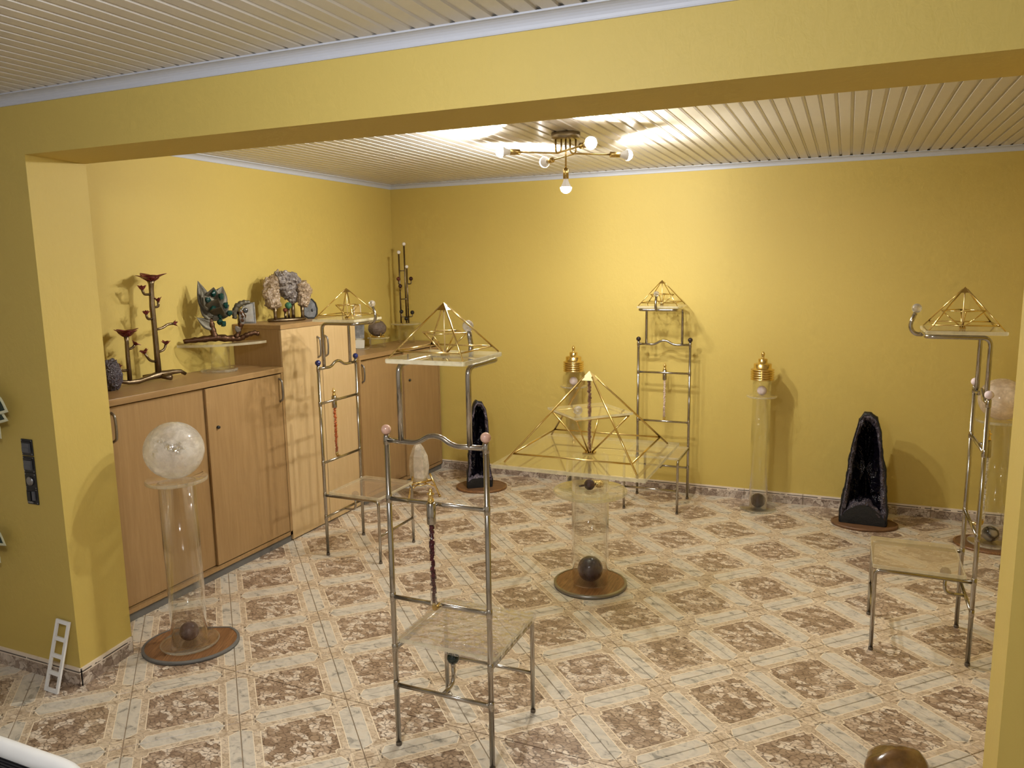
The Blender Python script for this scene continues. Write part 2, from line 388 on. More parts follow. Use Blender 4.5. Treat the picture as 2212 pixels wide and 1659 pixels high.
class MB:
    def __init__(s):
        s.v = []; s.f = []; s.mi = []; s.sm = []
    def face(s, idx, mat=0, smooth=False):
        s.f.append(tuple(idx)); s.mi.append(mat); s.sm.append(smooth)
    def vert(s, p):
        s.v.append(Vector(p)); return len(s.v) - 1
    def box(s, x0, x1, y0, y1, z0, z1, mat=0, side=None):
        b = len(s.v)
        for x, y, z in ((x0, y0, z0), (x1, y0, z0), (x1, y1, z0), (x0, y1, z0), (x0, y0, z1), (x1, y0, z1), (x1, y1, z1), (x0, y1, z1)):
            s.vert((x, y, z))
        for n, q in enumerate(((0, 3, 2, 1), (4, 5, 6, 7), (0, 1, 5, 4), (1, 2, 6, 5), (2, 3, 7, 6), (3, 0, 4, 7))):
            s.face([b + i for i in q], mat if (n < 2 or side is None) else side)
        return s
    def bevel_box(s, x0, x1, y0, y1, z0, z1, r=0.02, seg=3, mat=0, side=None, edge=0.006):
        pts = []
        for cx, cy, a0 in ((x1 - r, y1 - r, 0), (x0 + r, y1 - r, PI / 2), (x0 + r, y0 + r, PI), (x1 - r, y0 + r, 1.5 * PI)):
            for i in range(seg + 1):
                a = a0 + PI / 2 * i / seg
                pts.append((cx + r * math.cos(a), cy + r * math.sin(a)))
        s.prism(pts, z0, z1, mat, side, edge)
        return s
    def prism(s, poly, z0, z1, mat=0, side=None, edge=0.0, smooth_side=False):
        n = len(poly)
        cx = sum(p[0] for p in poly) / n; cy = sum(p[1] for p in poly) / n
        def shrink(p):
            d = math.hypot(p[0] - cx, p[1] - cy) or 1
            k = 1 - edge / d
            return (cx + (p[0] - cx) * k, cy + (p[1] - cy) * k)
        sd = mat if side is None else side
        rings = []
        if edge: rings.append(([shrink(p) for p in poly], z0)); rings.append((poly, z0 + edge)); rings.append((poly, z1 - edge)); rings.append(([shrink(p) for p in poly], z1))
        else: rings = [(poly, z0), (poly, z1)]
        ids = [[s.vert((x, y, z)) for x, y in r] for r, z in rings]
        s.face(list(reversed(ids[0])), mat)
        s.face(ids[-1], mat)
        for a, b in zip(ids, ids[1:]):
            for i in range(n):
                j = (i + 1) % n
                s.face((a[i], a[j], b[j], b[i]), sd, smooth_side)
        return s
    def tube(s, pts, r, seg=10, mat=0, cap=True, radii=None):
        pts = [Vector(p) for p in pts]
        n = len(pts)
        t0 = (pts[1] - pts[0]).normalized()
        ref = Vector((0, 0, 1)) if abs(t0.z) < 0.9 else Vector((1, 0, 0))
        nx = t0.cross(ref).normalized(); rings = []
        for i, p in enumerate(pts):
            t = (pts[min(i + 1, n - 1)] - pts[max(i - 1, 0)]).normalized()
            nx = (nx - t * nx.dot(t)).normalized(); ny = t.cross(nx)
            rr = radii[i] if radii else r
            rings.append([s.vert(p + nx * (rr * math.cos(2 * PI * k / seg)) + ny * (rr * math.sin(2 * PI * k / seg))) for k in range(seg)])
        for a, b in zip(rings, rings[1:]):
            for k in range(seg):
                j = (k + 1) % seg
                s.face((a[k], a[j], b[j], b[k]), mat, True)
        if cap:
            s.face(list(reversed(rings[0])), mat); s.face(rings[-1], mat)
        return s
    def lathe(s, prof, c=(0, 0, 0), axis=(0, 0, 1), seg=24, mat=0, smooth=True, cap=True, rim=None):
        """profile of (radius, height) turned about an axis through c"""
        ax = Vector(axis).normalized()
        ref = Vector((1, 0, 0)) if abs(ax.x) < 0.9 else Vector((0, 1, 0))
        u = ax.cross(ref).normalized(); w = ax.cross(u); c = Vector(c); rings = []
        for r, h in prof:
            if r < 1e-6: rings.append([s.vert(c + ax * h)])
            else: rings.append([s.vert(c + ax * h + (u * math.cos(2 * PI * k / seg) + w * math.sin(2 * PI * k / seg)) * r) for k in range(seg)])
        mat0 = mat; top_r = max(r for r, h in prof)
        for n_, (a, b) in enumerate(zip(rings, rings[1:])):
            if rim is not None: mat = rim if min(prof[n_][0], prof[n_ + 1][0]) > top_r * 0.93 else mat0
            for k in range(seg):
                j = (k + 1) % seg
                if len(a) == 1 and len(b) == 1: continue
                if len(a) == 1: s.face((a[0], b[j], b[k]), mat, smooth)
                elif len(b) == 1: s.face((a[k], a[j], b[0]), mat, smooth)
                else: s.face((a[k], a[j], b[j], b[k]), mat, smooth)
        if cap:
            if len(rings[0]) > 1: s.face(list(reversed(rings[0])), mat)
            if len(rings[-1]) > 1: s.face(rings[-1], mat)
        return s
    def sphere(s, c, r, seg=24, ring=14, mat=0, sx=1, sy=1, sz=1, fn=None, smooth=True):
        rows = []
        for i in range(ring + 1):
            th = PI * i / ring
            row = []
            for k in range(1 if i in (0, ring) else seg):
                ph = 2 * PI * k / seg
                d = Vector((math.sin(th) * math.cos(ph), math.sin(th) * math.sin(ph), -math.cos(th)))
                q = r * (fn(d) if fn else 1.0)
                row.append(s.vert(Vector(c) + Vector((d.x * sx, d.y * sy, d.z * sz)) * q))
            rows.append(row)
        for a, b in zip(rows, rows[1:]):
            for k in range(seg):
                j = (k + 1) % seg
                if len(a) == 1: s.face((a[0], b[j], b[k]), mat, smooth)
                elif len(b) == 1: s.face((a[k], a[j], b[0]), mat, smooth)
                else: s.face((a[k], a[j], b[j], b[k]), mat, smooth)
        return s
    def leaf(s, base, d, up, L, W, curl=0.2, fold=0.1, n=7, mat=0, tip=1.0, thick=0.006):
        """pointed leaf or petal, curved along its length, with thickness"""
        base = Vector(base); d = Vector(d).normalized(); up = Vector(up)
        up = (up - d * up.dot(d)).normalized(); sd = d.cross(up)
        top = []; bot = []
        for i in range(n + 1):
            t = i / n
            w = W * math.sin(PI * min(1, (0.12 + 0.88 * t) ** 0.8)) if i < n else 0.002
            c = base + d * (L * t) + up * (curl * L * t * t)
            rowt = [c + sd * (w * q) + up * (fold * w * abs(q)) for q in (-0.5, -0.25, 0, 0.25, 0.5)]
            top.append([s.vert(p) for p in rowt]); bot.append([s.vert(p - up * thick) for p in rowt])
        for i in range(n):
            for k in range(4):
                s.face((top[i][k], top[i][k + 1], top[i + 1][k + 1], top[i + 1][k]), mat, True)
                s.face((bot[i][k], bot[i + 1][k], bot[i + 1][k + 1], bot[i][k + 1]), mat, True)
            s.face((top[i][0], top[i + 1][0], bot[i + 1][0], bot[i][0]), mat)
            s.face((top[i][4], bot[i][4], bot[i + 1][4], top[i + 1][4]), mat)
        return s
    def build(s, name, mats, parent=None):
        me = bpy.data.meshes.new(name)
        me.from_pydata([tuple(v * T) for v in s.v], [], s.f)
        if not isinstance(mats, (list, tuple)): mats = [mats]
        for m in mats: me.materials.append(M[m])
        me.polygons.foreach_set('material_index', s.mi)
        me.polygons.foreach_set('use_smooth', s.sm)
        me.update(); me.validate()
        o = bpy.data.objects.new(name, me); COL.objects.link(o)
        if parent is not None: o.parent = parent
        return o

def tag(o, label=None, cat=None, group=None, kind=None):
    if label: o['label'] = label
    if cat: o['category'] = cat
    if group: o['group'] = group
    if kind: o['kind'] = kind
    return o
def thing(name, label, cat, loc=(0, 0, 0), rz=0.0, group=None):
    o = bpy.data.objects.new(name, None); COL.objects.link(o)
    o.empty_display_size = 0.05
    o.location = Vector(loc) * T; o.rotation_euler = (0, 0, rz)
    return tag(o, label, cat, group)
def at(o, loc, rz=0.0):
    o.location = Vector(loc) * T; o.rotation_euler = (0, 0, rz); return o
def struct(o): return tag(o, kind='structure')

# ------------------------------------------------------------------ the room
XL0, XL1 = -2.97, -2.97       # left wall
YB = 8.165                    # back wall
XR = 9.0                      # right wall of the back room
ZC = 5.905                    # ceiling of the back room
YP0, YP1 = -0.814, -0.10      # partition wall with the wide opening
ZBEAM = 5.33
ZF = 5.865                    # ceiling of the front room
FX0, FX1, FY0 = -4.2, 9.6, -9.2

struct(MB().prism([(XL0, YP1), (XL0 - 0.3, YP1), (XL1 - 0.3, YB + 0.2), (XL1, YB + 0.2)], 0, 6.2).build('wall_left', 'wall'))
struct(MB().box(XL1 - 0.3, XR + 0.3, YB + 0.0, YB + 0.3, 0, 6.2).build('wall_back', 'wall'))
struct(MB().box(XR, XR + 0.3, YP1, YB, 0, 6.2).build('wall_right', 'wall'))
part = MB()
part.prism([(FX0, YP0), (-1.295, YP0), (-1.40, YP1), (FX0, YP1)], 0, 6.2)
part.prism([(6.755, YP0), (FX1, YP0), (FX1, YP1), (6.81, YP1)], 0, 6.2)
part.prism([(-1.295, YP0), (6.755, YP0), (6.81, YP1), (-1.40, YP1)], ZBEAM, 6.2)
struct(part.build('wall_partition', 'wall'))
struct(MB().box(FX0 - 0.3, FX0, FY0, YP0, 0, 6.2).build('wall_front_left', 'white_wall'))
struct(MB().box(FX1, FX1 + 0.3, FY0, YP0, 0, 6.2).build('wall_front_right', 'white_wall'))
struct(MB().box(FX0, FX1, FY0 - 0.3, FY0, 0, 6.2).build('wall_front', 'white_wall'))

# floor: a grout bed and square tiles laid at forty-five degrees
floor = struct(MB().box(FX0 - 0.3, FX1 + 0.3, FY0 - 0.3, YB + 0.3, -0.25, -0.010).build('floor', 'grout'))
S2 = math.sqrt(0.5)
def clip(poly, a, b, c):      # keep a*x + b*y <= c
    out = []
    for i, p in enumerate(poly):
        q = poly[(i + 1) % len(poly)]
        dp, dq = a * p[0] + b * p[1] - c, a * q[0] + b * q[1] - c
        if dp <= 0: out.append(p)
        if (dp < 0) != (dq < 0) and dp != dq:
            t = dp / (dp - dq); out.append((p[0] + (q[0] - p[0]) * t, p[1] + (q[1] - p[1]) * t))
    return out
tile_mesh = None
G = 0.0042
for i in range(-14, 20):
    for j in range(-16, 20):
        cx, cy = (i + j + 1) * S2, (i - j) * S2
        if not (-3.9 < cx < 9.7 and -8.2 < cy < YB + 0.69): continue
        h = 0.5 - G
        sq = [(h, h), (-h, h), (-h, -h), (h, -h)]
        # local tile axes: u = (1,1)/sqrt2 , w = (-1,1)/sqrt2 in the room
        w2 = [(cx + (a - b) * S2, cy + (a + b) * S2) for a, b in sq]
        full = all(-3.2 < x < 9.3 and FY0 < y < YB - 0.01 for x, y in w2) and i != j
        pieces = [None] if full else []
        if not full:
            base = [(cx + (a - b) * S2, cy + (a + b) * S2) for a, b in sq]
            halves = [base]
            if i == j: halves = [clip(base, 0, 1, -0.006), clip(base, 0, -1, -0.006)]
            for hp in halves:
                q = clip(clip(clip(hp, 0, 1, YB), -1, 0, 3.2), 1, 0, 9.3)
                if len(q) >= 3:
                    pieces.append([((x - cx) * S2 + (y - cy) * S2, -(x - cx) * S2 + (y - cy) * S2) for x, y in q])
        for pc in pieces:
            if pc is None:
                if tile_mesh is None:
                    o = MB().prism(sq, -0.03, 0.0, 0, None, 0.004).build('tile', 'tile'); tile_mesh = o.data
                else:
                    o = bpy.data.objects.new('tile', tile_mesh); COL.objects.link(o)
            else:
                area = abs(sum(pc[k][0] * pc[(k + 1) % len(pc)][1] - pc[(k + 1) % len(pc)][0] * pc[k][1] for k in range(len(pc)))) / 2
                if area < 0.004: continue
                o = MB().prism(pc, -0.03, 0.0).build('tile', 'tile')
            o.location = (cx * T, cy * T, 0); o.rotation_euler = (0, 0, PI / 4)
            o.parent = floor

# ceilings: long narrow panels with recessed joints under a dark deck
def ceiling(name, x0, x1, y0, y1, z, pitch, off, mat='ceiling'):
    c = struct(MB().box(x0, x1, y0, y1, z + 0.06, z + 0.2).build(name, 'ceiling_back'))
    g = 0.011
    mb = MB()
    prof = [(0, 0.02), (0.006, 0.02), (0.014, 0.0), (pitch - 0.030, 0.0), (pitch - 0.022, 0.016), (pitch - 0.001, 0.016), (pitch - 0.001, 0.022), (0, 0.026)]
    ids = [[mb.vert((px, yy, pz)) for px, pz in prof] for yy in (y0, y1)]
    n = len(prof)
    for k in range(n):
        j = (k + 1) % n
        mb.face((ids[0][k], ids[0][j], ids[1][j], ids[1][k]))
    mb.face(list(reversed(ids[0]))); mb.face(ids[1])
    first = None
    k = math.floor((x0 - off) / pitch)
    while True:
        x = off + k * pitch
        if x > x1: break
        if first is None: o = first = mb.build('panel', mat, c)
        else:
            o = bpy.data.objects.new('panel', first.data); COL.objects.link(o); o.parent = c
        o.location = (x * T, 0, z * T)
        k += 1
ceiling('ceiling', XL0, XR, YP1 - 0.02, YB - 0.03, ZC, 0.1566, 4.045)
ceiling('ceiling_front', FX0, FX1, FY0, YP0 - 0.03, ZF, 0.1554, 3.434)

# coved trim
def cove(name, a, b, zc, h=0.085, d=0.085):
    a, b = Vector((a[0], a[1], 0)), Vector((b[0], b[1], 0))
    t = (b - a).normalized(); nrm = Vector((-t.y, t.x, 0))      # into the room on the left of a->b
    prof = [(0, 0), (0, -h), (0.012, -h)]
    for k in range(7):
        an = PI / 2 * k / 6
        prof.append((d - (d - 0.016) * math.cos(an), -h + 0.008 + (h - 0.02) * math.sin(an) * 1.0 if False else -0.012 - (h - 0.022) * (1 - math.sin(an))))
    prof += [(d, -0.006), (d, 0)]
    mb = MB()
    ids = [[mb.vert(e + nrm * x + Vector((0, 0, zc + z))) for x, z in prof] for e in (a, b)]
    n = len(prof)
    for k in range(n):
        j = (k + 1) % n
        mb.face((ids[0][k], ids[0][j], ids[1][j], ids[1][k]))
    mb.face(list(reversed(ids[0]))); mb.face(ids[1])
    bm = mb.build(name, 'cove')
    return struct(bm)
cove('trim_1', (XR, YB), (XL1, YB), ZC)
cove('trim_2', (XL1, YB), (XL0, YP1), ZC)
cove('trim_3', (XR, YP1), (XR, YB), ZC)
cove('trim_4', (FX1, YP0), (FX0, YP0), ZF, 0.09, 0.10)

# skirting tiles
def skirting(name, a, b, start, n, first_len=None):
    a, b = Vector((a[0], a[1], 0)), Vector((b[0], b[1], 0))
    L = (b - a).length; t = (b - a) / L; rz = math.atan2(t.y, t.x)
    root = struct(MB().box(0, L, 0.0, 0.012, 0, 0.19).build(name, 'grout'))
    at(root, a, rz)
    s = start - 1.0; cache = {}
    while s < L:
        u0, u1 = max(0.0, s + 0.008), min(L, s + 0.992)
        s += 0.9924
        if u1 - u0 < 0.03: continue
        key = round(u1 - u0, 3)
        if key in cache:
            o = bpy.data.objects.new('skirting_tile', cache[key]); COL.objects.link(o); o.parent = root
        else:
            o = MB().box(0, u1 - u0, 0.0, 0.026, 0.0, 0.192).build('skirting_tile', 'skirting', root); cache[key] = o.data
        o.location = (u0 * T, 0, 0)
    return root
skirting('baseboard_back', (XR, YB), (XL1, YB), XR - 8.23, 12)
skirting('baseboard_left_reveal', (-1.40, YP1), (-1.295, YP0), 0.02, 2)
skirting('baseboard_front', (-1.28, YP0), (FX0, YP0), 0.66, 3)
skirting('baseboard_right_reveal', (6.755, YP0), (6.81, YP1), 0.02, 2)

# ------------------------------------------------------------------ ceiling lamps
def lamp(label, loc, rz, power, color):
    t = thing('ceiling_lamp', label, 'lamp', loc, rz)
    MB().lathe([(0.0, 0.0), (0.183, 0.0), (0.188, -0.006), (0.188, -0.072), (0.18, -0.08), (0.0, -0.08)], seg=40, cap=False).build('canopy', 'nickel', t)
    zb = -0.253
    L = 0.856
    dirs = [((1, 0), (0.06, 0)), ((-1, 0), (-0.06, 0)), ((0, 1), (0.13, -0.02)), ((0, -1), (-0.13, 0.02))]
    def bulb(c, ax):
        c = Vector(c); ax = Vector(ax).normalized()
        s = MB().lathe([(0.0, -0.245), (0.020, -0.245), (0.036, -0.235), (0.036, -0.11), (0.030, -0.108), (0.0, -0.108)], c, ax, 20, cap=False).build('socket', 'brass', t)
        col = MB().lathe([(0.030, -0.11), (0.034, -0.085), (0.050, -0.045), (0.068, -0.012), (0.0731, -0.004)], c, ax, 24, cap=False).build('bulb_collar', 'white_collar', t)
        prof = [(0.0735, -0.004)] + [(0.0745 * math.cos(a), 0.0745 * math.sin(a)) for a in [PI / 2 * k / 8 for k in range(8)]] + [(0.0, 0.0745)]
        MB().lathe(prof, c, ax, 24, cap=False).build('bulb_globe', 'lit_globe', t)
        ld = bpy.data.lights.new('bulb_light', 'SPOT'); ld.energy = power; ld.color = color; ld.shadow_soft_size = 0.06 * T
        ld.spot_size = math.radians(179); ld.spot_blend = 0.36
        lo = bpy.data.objects.new('bulb_light', ld); COL.objects.link(lo); lo.parent = t; lo.location = (c + ax * 0.005) * T
        lo.rotation_mode = 'QUATERNION'; lo.rotation_quaternion = ax.to_track_quat('-Z', 'Y')
    for (dx, dy), (ox, oy) in dirs:
        c = Vector((dx * L, dy * L, zb)); st = Vector((ox, oy, -0.08)); low = Vector((ox, oy, zb))
        ax = (c - low).normalized()
        MB().tube(arc_path([st, low, c - ax * 0.24], 0.06), 0.0115, 10).build('arm', 'brass', t)
        bulb(c, ax)
    MB().tube([(0, 0, -0.08), (0, 0, -0.44)], 0.0115, 10).build('arm', 'brass', t)
    bulb((0, 0, -0.681), (0, 0, -1))
    return t
lamp('brushed brass ceiling lamp with five lit bare bulbs in the back room', (2.395, 3.85, ZC), 0.688, BULB_POWER, LIGHT_COLOR)

# ------------------------------------------------------------------ cabinets along the left wall
def handle(parent, x, y, z0, z1, out=0.055):
    MB().tube(arc_path([(x, y, z0), (x + out, y, z0 + 0.03), (x + out + 0.012, y, (z0 + z1) / 2), (x + out, y, z1 - 0.03), (x, y, z1)], 0.05), 0.0155, 8).build('handle', 'handle', parent)

def sideboard(label, x_front, y0, y1, ztop, split, loc, rz, h_out, knob, hy, depth=0.94, right_strip=True):
    """local frame: x towards the room, front face at x = 0, y along the wall"""
    t = thing('sliding_door_sideboard', label, 'sideboard', loc, rz)
    L = y1 - y0
    s0 = 0.115; e = 0.05
    c = MB()
    c.box(-depth, -0.015, 0, L, s0, s0 + 0.055)
    c.box(-depth, 0, 0, e, s0, ztop - 0.08); c.box(-depth, 0, L - e, L, s0, ztop - 0.08)
    c.box(-depth, -depth + 0.03, e, L - e, s0 + 0.055, ztop - 0.08)
    c.box(-0.02, 0.0, 0, L, s0, s0 + 0.055)
    c.build('carcass', 'beech', t)
    MB().box(-depth + 0.02, -0.03, 0.01, L - 0.01, 0, s0).build('plinth', 'grey_plinth', t)
    MB().bevel_box(-depth, 0.012, -0.005, L + 0.005, ztop - 0.08, ztop, 0.01, 2).build('top', 'beech_top', t)
    z0, z1 = s0 + 0.07, ztop - 0.10
    d1 = MB().box(-0.075, -0.045, e + 0.004, split + 0.03, z0, z1).build('sliding_door', 'beech', t)
    d2 = MB().box(-0.035, -0.005, split, L - e - 0.006, z0, z1).build('sliding_door', 'beech', t)
    handle(d1, -0.045, e + 0.07, hy[0], hy[1]); handle(d2, -0.005, L - e - 0.05, hy[0], hy[1])
    k = MB().lathe([(0, 0), (0.022, 0), (0.024, 0.012), (0.02, 0.03), (0.0, 0.032)], (-0.005, split + 0.17, knob), (1, 0, 0), 16, cap=False).build('lock_knob', 'black_plastic', d2)
    return t
sideboard('low beech sideboard with sliding doors, standing beside the yellow wall pillar', 0, 0.32, 3.425, 2.765, 1.545, (-2.02, 0.32, 0), 0.0, 0, 2.11, (2.25, 2.60))
sideboard('low beech sideboard with sliding doors, standing in the corner at the back wall', 0, 5.37, 8.12, 2.71, 1.42, (-1.985, 5.37, 0), -0.030, 0, 2.06, (2.22, 2.54), 0.93)

t = thing('tall_cabinet', 'tall pale maple cabinet with two hinged doors between the sideboards', 'cabinet', (-2.03, 3.435, 0), 0.0)
L = 1.925; ZT = 3.40; D = 0.935
c = MB(); c.box(-D, -0.03, 0, 0.05, 0.03, ZT - 0.07); c.box(-D, -0.03, L - 0.05, L, 0.03, ZT - 0.07); c.box(-D, -D + 0.03, 0.05, L - 0.05, 0.03, ZT - 0.07); c.box(-D, -0.03, 0.05, L - 0.05, 0.03, 0.09)
c.build('carcass', 'beech', t)
MB().box(-D + 0.02, -0.03, 0.01, L - 0.01, 0, 0.03).build('plinth', 'grey_plinth', t)
MB().bevel_box(-D, 0.008, -0.004, L + 0.004, ZT - 0.07, ZT, 0.01, 2).build('top', 'beech_top', t)
d1 = MB().box(-0.028, 0.0, 0.006, L / 2 - 0.006, 0.025, ZT - 0.075).build('door', 'maple', t)
d2 = MB().box(-0.028, 0.0, L / 2 + 0.006, L - 0.006, 0.025, ZT - 0.075).build('door', 'maple', t)
handle(d1, 0.0, L / 2 - 0.10, 2.81, 3.15); handle(d2, 0.0, L / 2 + 0.10, 2.81, 3.15)

# ------------------------------------------------------------------ small builders
def ball(name, label, loc, r, mat, cat='sphere', group=None, seg=32):
    o = MB().sphere((0, 0, 0), r, seg, seg // 2, 0).build(name, mat)
    at(o, loc); return tag(o, label, cat, group)

def chips(mb, x, y, z0, z1, r, seed, size=0.016):
    rnd = random.Random(seed)
    z = z0
    while z < z1:
        for _ in range(2):
            a = rnd.random() * 2 * PI; q = r * 0.45 * rnd.random()
            s = size * rnd.uniform(0.8, 1.25)
            ph = [rnd.uniform(0.65, 1.25) for _ in range(14)]
            cnt = [0]
            def fn(d):
                cnt[0] += 1; return ph[cnt[0] % 14]
            mb.sphere((x + q * math.cos(a), y + q * math.sin(a), z), s, 5, 3, 0, 1.0, 1.0, 0.8, fn, False)
        z += size * 0.95

def pyramid(label, loc, rz, half, h, rod, inner_z, inner_d, big=False):
    t = thing('gold_pyramid', label, 'pyramid', loc, rz)
    capz = h * (0.865 if not big else 0.90)
    for sx, sy in ((1, 1), (-1, 1), (-1, -1), (1, -1)):
        MB().tube([(sx * half, sy * half, rod * 0.7), (sx * half * 0.06, sy * half * 0.06, h * 0.94)], rod, 8).build('rod', 'gold', t)
    k = 0.875 if not big else 0.90
    q = half * k; zr = h * (1 - k)
    ring = MB()
    for (ax, ay), (bx, by) in (((q, q), (-q, q)), ((-q, q), (-q, -q)), ((-q, -q), (q, -q)), ((q, -q), (q, q))):
        MB().tube([(ax, ay, zr), (bx, by, zr)], rod * 0.95, 8).build('base_rod', 'gold', t)
    cs = [(inner_d, 0), (0, inner_d), (-inner_d, 0), (0, -inner_d)]
    inn = MB()
    for i in range(4):
        a, b = cs[i], cs[(i + 1) % 4]
        inn.tube([(a[0], a[1], inner_z), (b[0], b[1], inner_z)], rod * 0.8, 8)
        inn.tube([(a[0], a[1], inner_z), (a[0] * 0.07, a[1] * 0.07, 0.02)], rod * 0.85, 8)
    inn.build('inverted_pyramid', 'gold', t)
    f = half * 0.085
    MB().box(-f, f, -f, f, 0, 0.018).build('foot', 'brass', t)
    cp = MB()
    w = (h - capz) * half / h * 1.12
    b = [cp.vert((s1 * w, s2 * w, capz)) for s1, s2 in ((1, 1), (-1, 1), (-1, -1), (1, -1))]; a = cp.vert((0, 0, h * 1.005))
    for i in range(4): cp.face((b[i], b[(i + 1) % 4], a))
    cp.face(list(reversed(b)))
    cp.build('cap', 'pale_gold' if big else 'brass', t)
    if not big: MB().tube([(0, 0, 0.018), (0, 0, capz)], rod * 0.75, 8).build('centre_rod', 'pale_gold', t)
    return t

# ------------------------------------------------------------------ the four tube chairs
def chair(label, loc, rz, finial, chip, ball_mat, seed, wrapped=False):
    t = thing('tube_chair', label, 'chair', loc, rz, 'chrome tube chairs with pyramid canopies')
    w, d = 0.463, 0.925
    for s in (-1, 1):
        p = MB().tube([(s * w, 0, 0.02), (s * w, 0, 2.855)], 0.0235, 14)
        for z in (0.585, 0.93, 1.41, 2.295, 2.805):
            p.lathe([(0.0235, -0.04), (0.027, -0.036), (0.027, 0.036), (0.0235, 0.04)], (s * w, 0, z), seg=14, cap=False)
        p = p.build('back_post', 'chrome', t)
        MB().sphere((s * w, 0, 2.893), 0.043, 24, 14).build('stone_finial', finial, p)
        MB().lathe([(0.0255, 0.0), (0.0265, 0.004), (0.0265, 0.03), (0.0235, 0.034)], (s * w, 0, 0), seg=14).build('foot_cap', 'rubber', p)
        g = MB().tube(arc_path([(s * w, d, 0.02), (s * w, d, 0.925), (s * w, 0, 0.925)], 0.06), 0.0215, 14).build('front_leg', 'chrome', t)
        MB().lathe([(0.0235, 0.0), (0.0245, 0.004), (0.0245, 0.03), (0.0215, 0.034)], (s * w, d, 0), seg=14).build('foot_cap', 'rubber', g)
    MB().tube(arc_path([(-w, 0, 2.805), (-0.165, 0, 2.80), (-0.055, 0, 2.872), (0.055, 0, 2.872), (0.165, 0, 2.80), (w, 0, 2.805)], 0.07), 0.0215, 14).build('top_rail', 'chrome', t)
    for z in (2.295, 1.41, 0.585):
        MB().tube([(-w, 0, z), (w, 0, z)], 0.019, 12).build('back_rail', 'chrome', t)
    MB().tube([(-w, d, 0.40), (w, d, 0.40)], 0.018, 12).build('front_stretcher', 'chrome', t)
    MB().bevel_box(-0.478, 0.478, 0.068, d + 0.03, 0.947, 0.988, 0.03, 3, 0, 1).build('seat_plate', ['seat_plate', 'acrylic_edge'], t)
    if wrapped:
        b = MB(); n = 14; rows = []
        for i in range(n + 1):
            row = []
            for j in range(n + 1):
                x = -0.487 + 0.974 * i / n; y = 0.06 + (d - 0.022) * j / n
                row.append(b.vert((x, y, 0.9905 + 0.011 * abs(noise.noise(Vector((x * 7, y * 7, 3)))) )))
            rows.append(row)
        for i in range(n):
            for j in range(n): b.face((rows[i][j], rows[i + 1][j], rows[i + 1][j + 1], rows[i][j + 1]), 0, True)
        edge = [r[0] for r in rows] + rows[-1][1:] + [r[-1] for r in reversed(rows[:-1])] + list(reversed(rows[0][1:-1]))
        low = [b.vert((b.v[i].x * 1.006, b.v[i].y, 0.937 - 0.008 * abs(noise.noise(b.v[i] * 9)))) for i in edge]
        for i in range(len(edge)):
            j = (i + 1) % len(edge); b.face((edge[i], low[i], low[j], edge[j]), 0, True)
        b.build('plastic_wrap', 'wrap', t)
    MB().tube(arc_path([(-0.32, 0, 2.81), (-0.32, 0, 3.45), (-0.32, 0.575, 3.45), (0.32, 0.575, 3.45), (0.32, 0, 3.45), (0.32, 0, 2.81)], 0.085, 6), 0.0235, 14).build('canopy_frame', 'chrome', t)
    MB().bevel_box(-0.36, 0.36, -0.145, 0.585, 3.475, 3.512, 0.02, 2, 0, 1).build('canopy_plate', ['acrylic_plate', 'acrylic_edge'], t)
    a = MB().tube(arc_path([(0, 0.57, 3.445), (0, 0.665, 3.445), (0, 0.715, 3.535), (0, 0.665, 3.672)], 0.07), 0.0225, 14).build('crystal_arm', 'chrome', t)
    MB().sphere((0, 0.655, 3.722), 0.05, 24, 14).build('crystal_ball', 'small_quartz', a)
    # hanging gemstone rod behind the back
    y = -0.095
    g = MB().lathe([(0.0, 2.155), (0.036, 2.155), (0.038, 2.16), (0.038, 2.33), (0.030, 2.336), (0.0, 2.336)], (0, y, 0), seg=18, cap=False)
    g.tube([(0, 0, 2.295), (0, y, 2.295)], 0.016, 10)
    g = g.build('gemstone_rod', 'chrome', t)
    MB().lathe([(0.024, 1.462), (0.028, 1.462), (0.028, 2.16), (0.024, 2.16)], (0, y, 0), seg=16, cap=False).build('glass_tube', 'acrylic', g)
    ch = MB(); chips(ch, 0, y, 1.475, 2.15, 0.026, seed, 0.019); ch.build('stone_chips', chip, g)['kind'] = 'stuff'
    MB().lathe([(0.0, 2.336), (0.027, 2.338), (0.027, 2.36), (0.021, 2.366), (0.021, 2.40), (0.030, 2.403), (0.030, 2.414), (0.012, 2.42), (0.017, 2.436), (0.010, 2.452), (0.0, 2.456)], (0, y, 0), seg=18, cap=False).build('gold_cap', 'gold', g)
    MB().tube(arc_path([(0, y, 1.475), (0, y, 1.41), (0, 0.0, 1.41)], 0.035), 0.021, 12).build('elbow', 'brass', g)
    hk = MB().tube(arc_path([(0, 0, 0.585), (0, 0.205, 0.585), (0, 0.205, 0.775)], 0.08), 0.0185, 12)
    hk.lathe([(0.0185, 0.74), (0.023, 0.745), (0.023, 0.782), (0.0, 0.782)], (0, 0.205, 0), seg=14, cap=False)
    hk = hk.build('sphere_hook', 'chrome', t)
    MB().sphere((0, 0.205, 0.825), 0.056, 28, 16).build('hook_sphere', ball_mat, hk)
    return t
CH = [((2.757, -0.432, 0), 0.0), ((-1.135, 3.595, 0), -PI / 2), ((2.85, 7.775, 0), PI), ((7.145, 3.455, 0), PI / 2)]
chair('chrome tube chair with plastic-wrapped seat, rose quartz finials and a dark red garnet rod', *CH[0], 'rose_quartz', 'chips_garnet', 'bloodstone', 1, True)
chair('chrome tube chair with blue lapis finials and an orange stone rod before the tall cabinet', *CH[1], 'lapis', 'chips_orange', 'smoky_ball', 2)
chair('chrome tube chair with dark finials and a pale pink rod against the back wall', *CH[2], 'dark_ball', 'chips_pink', 'smoky_ball', 3)
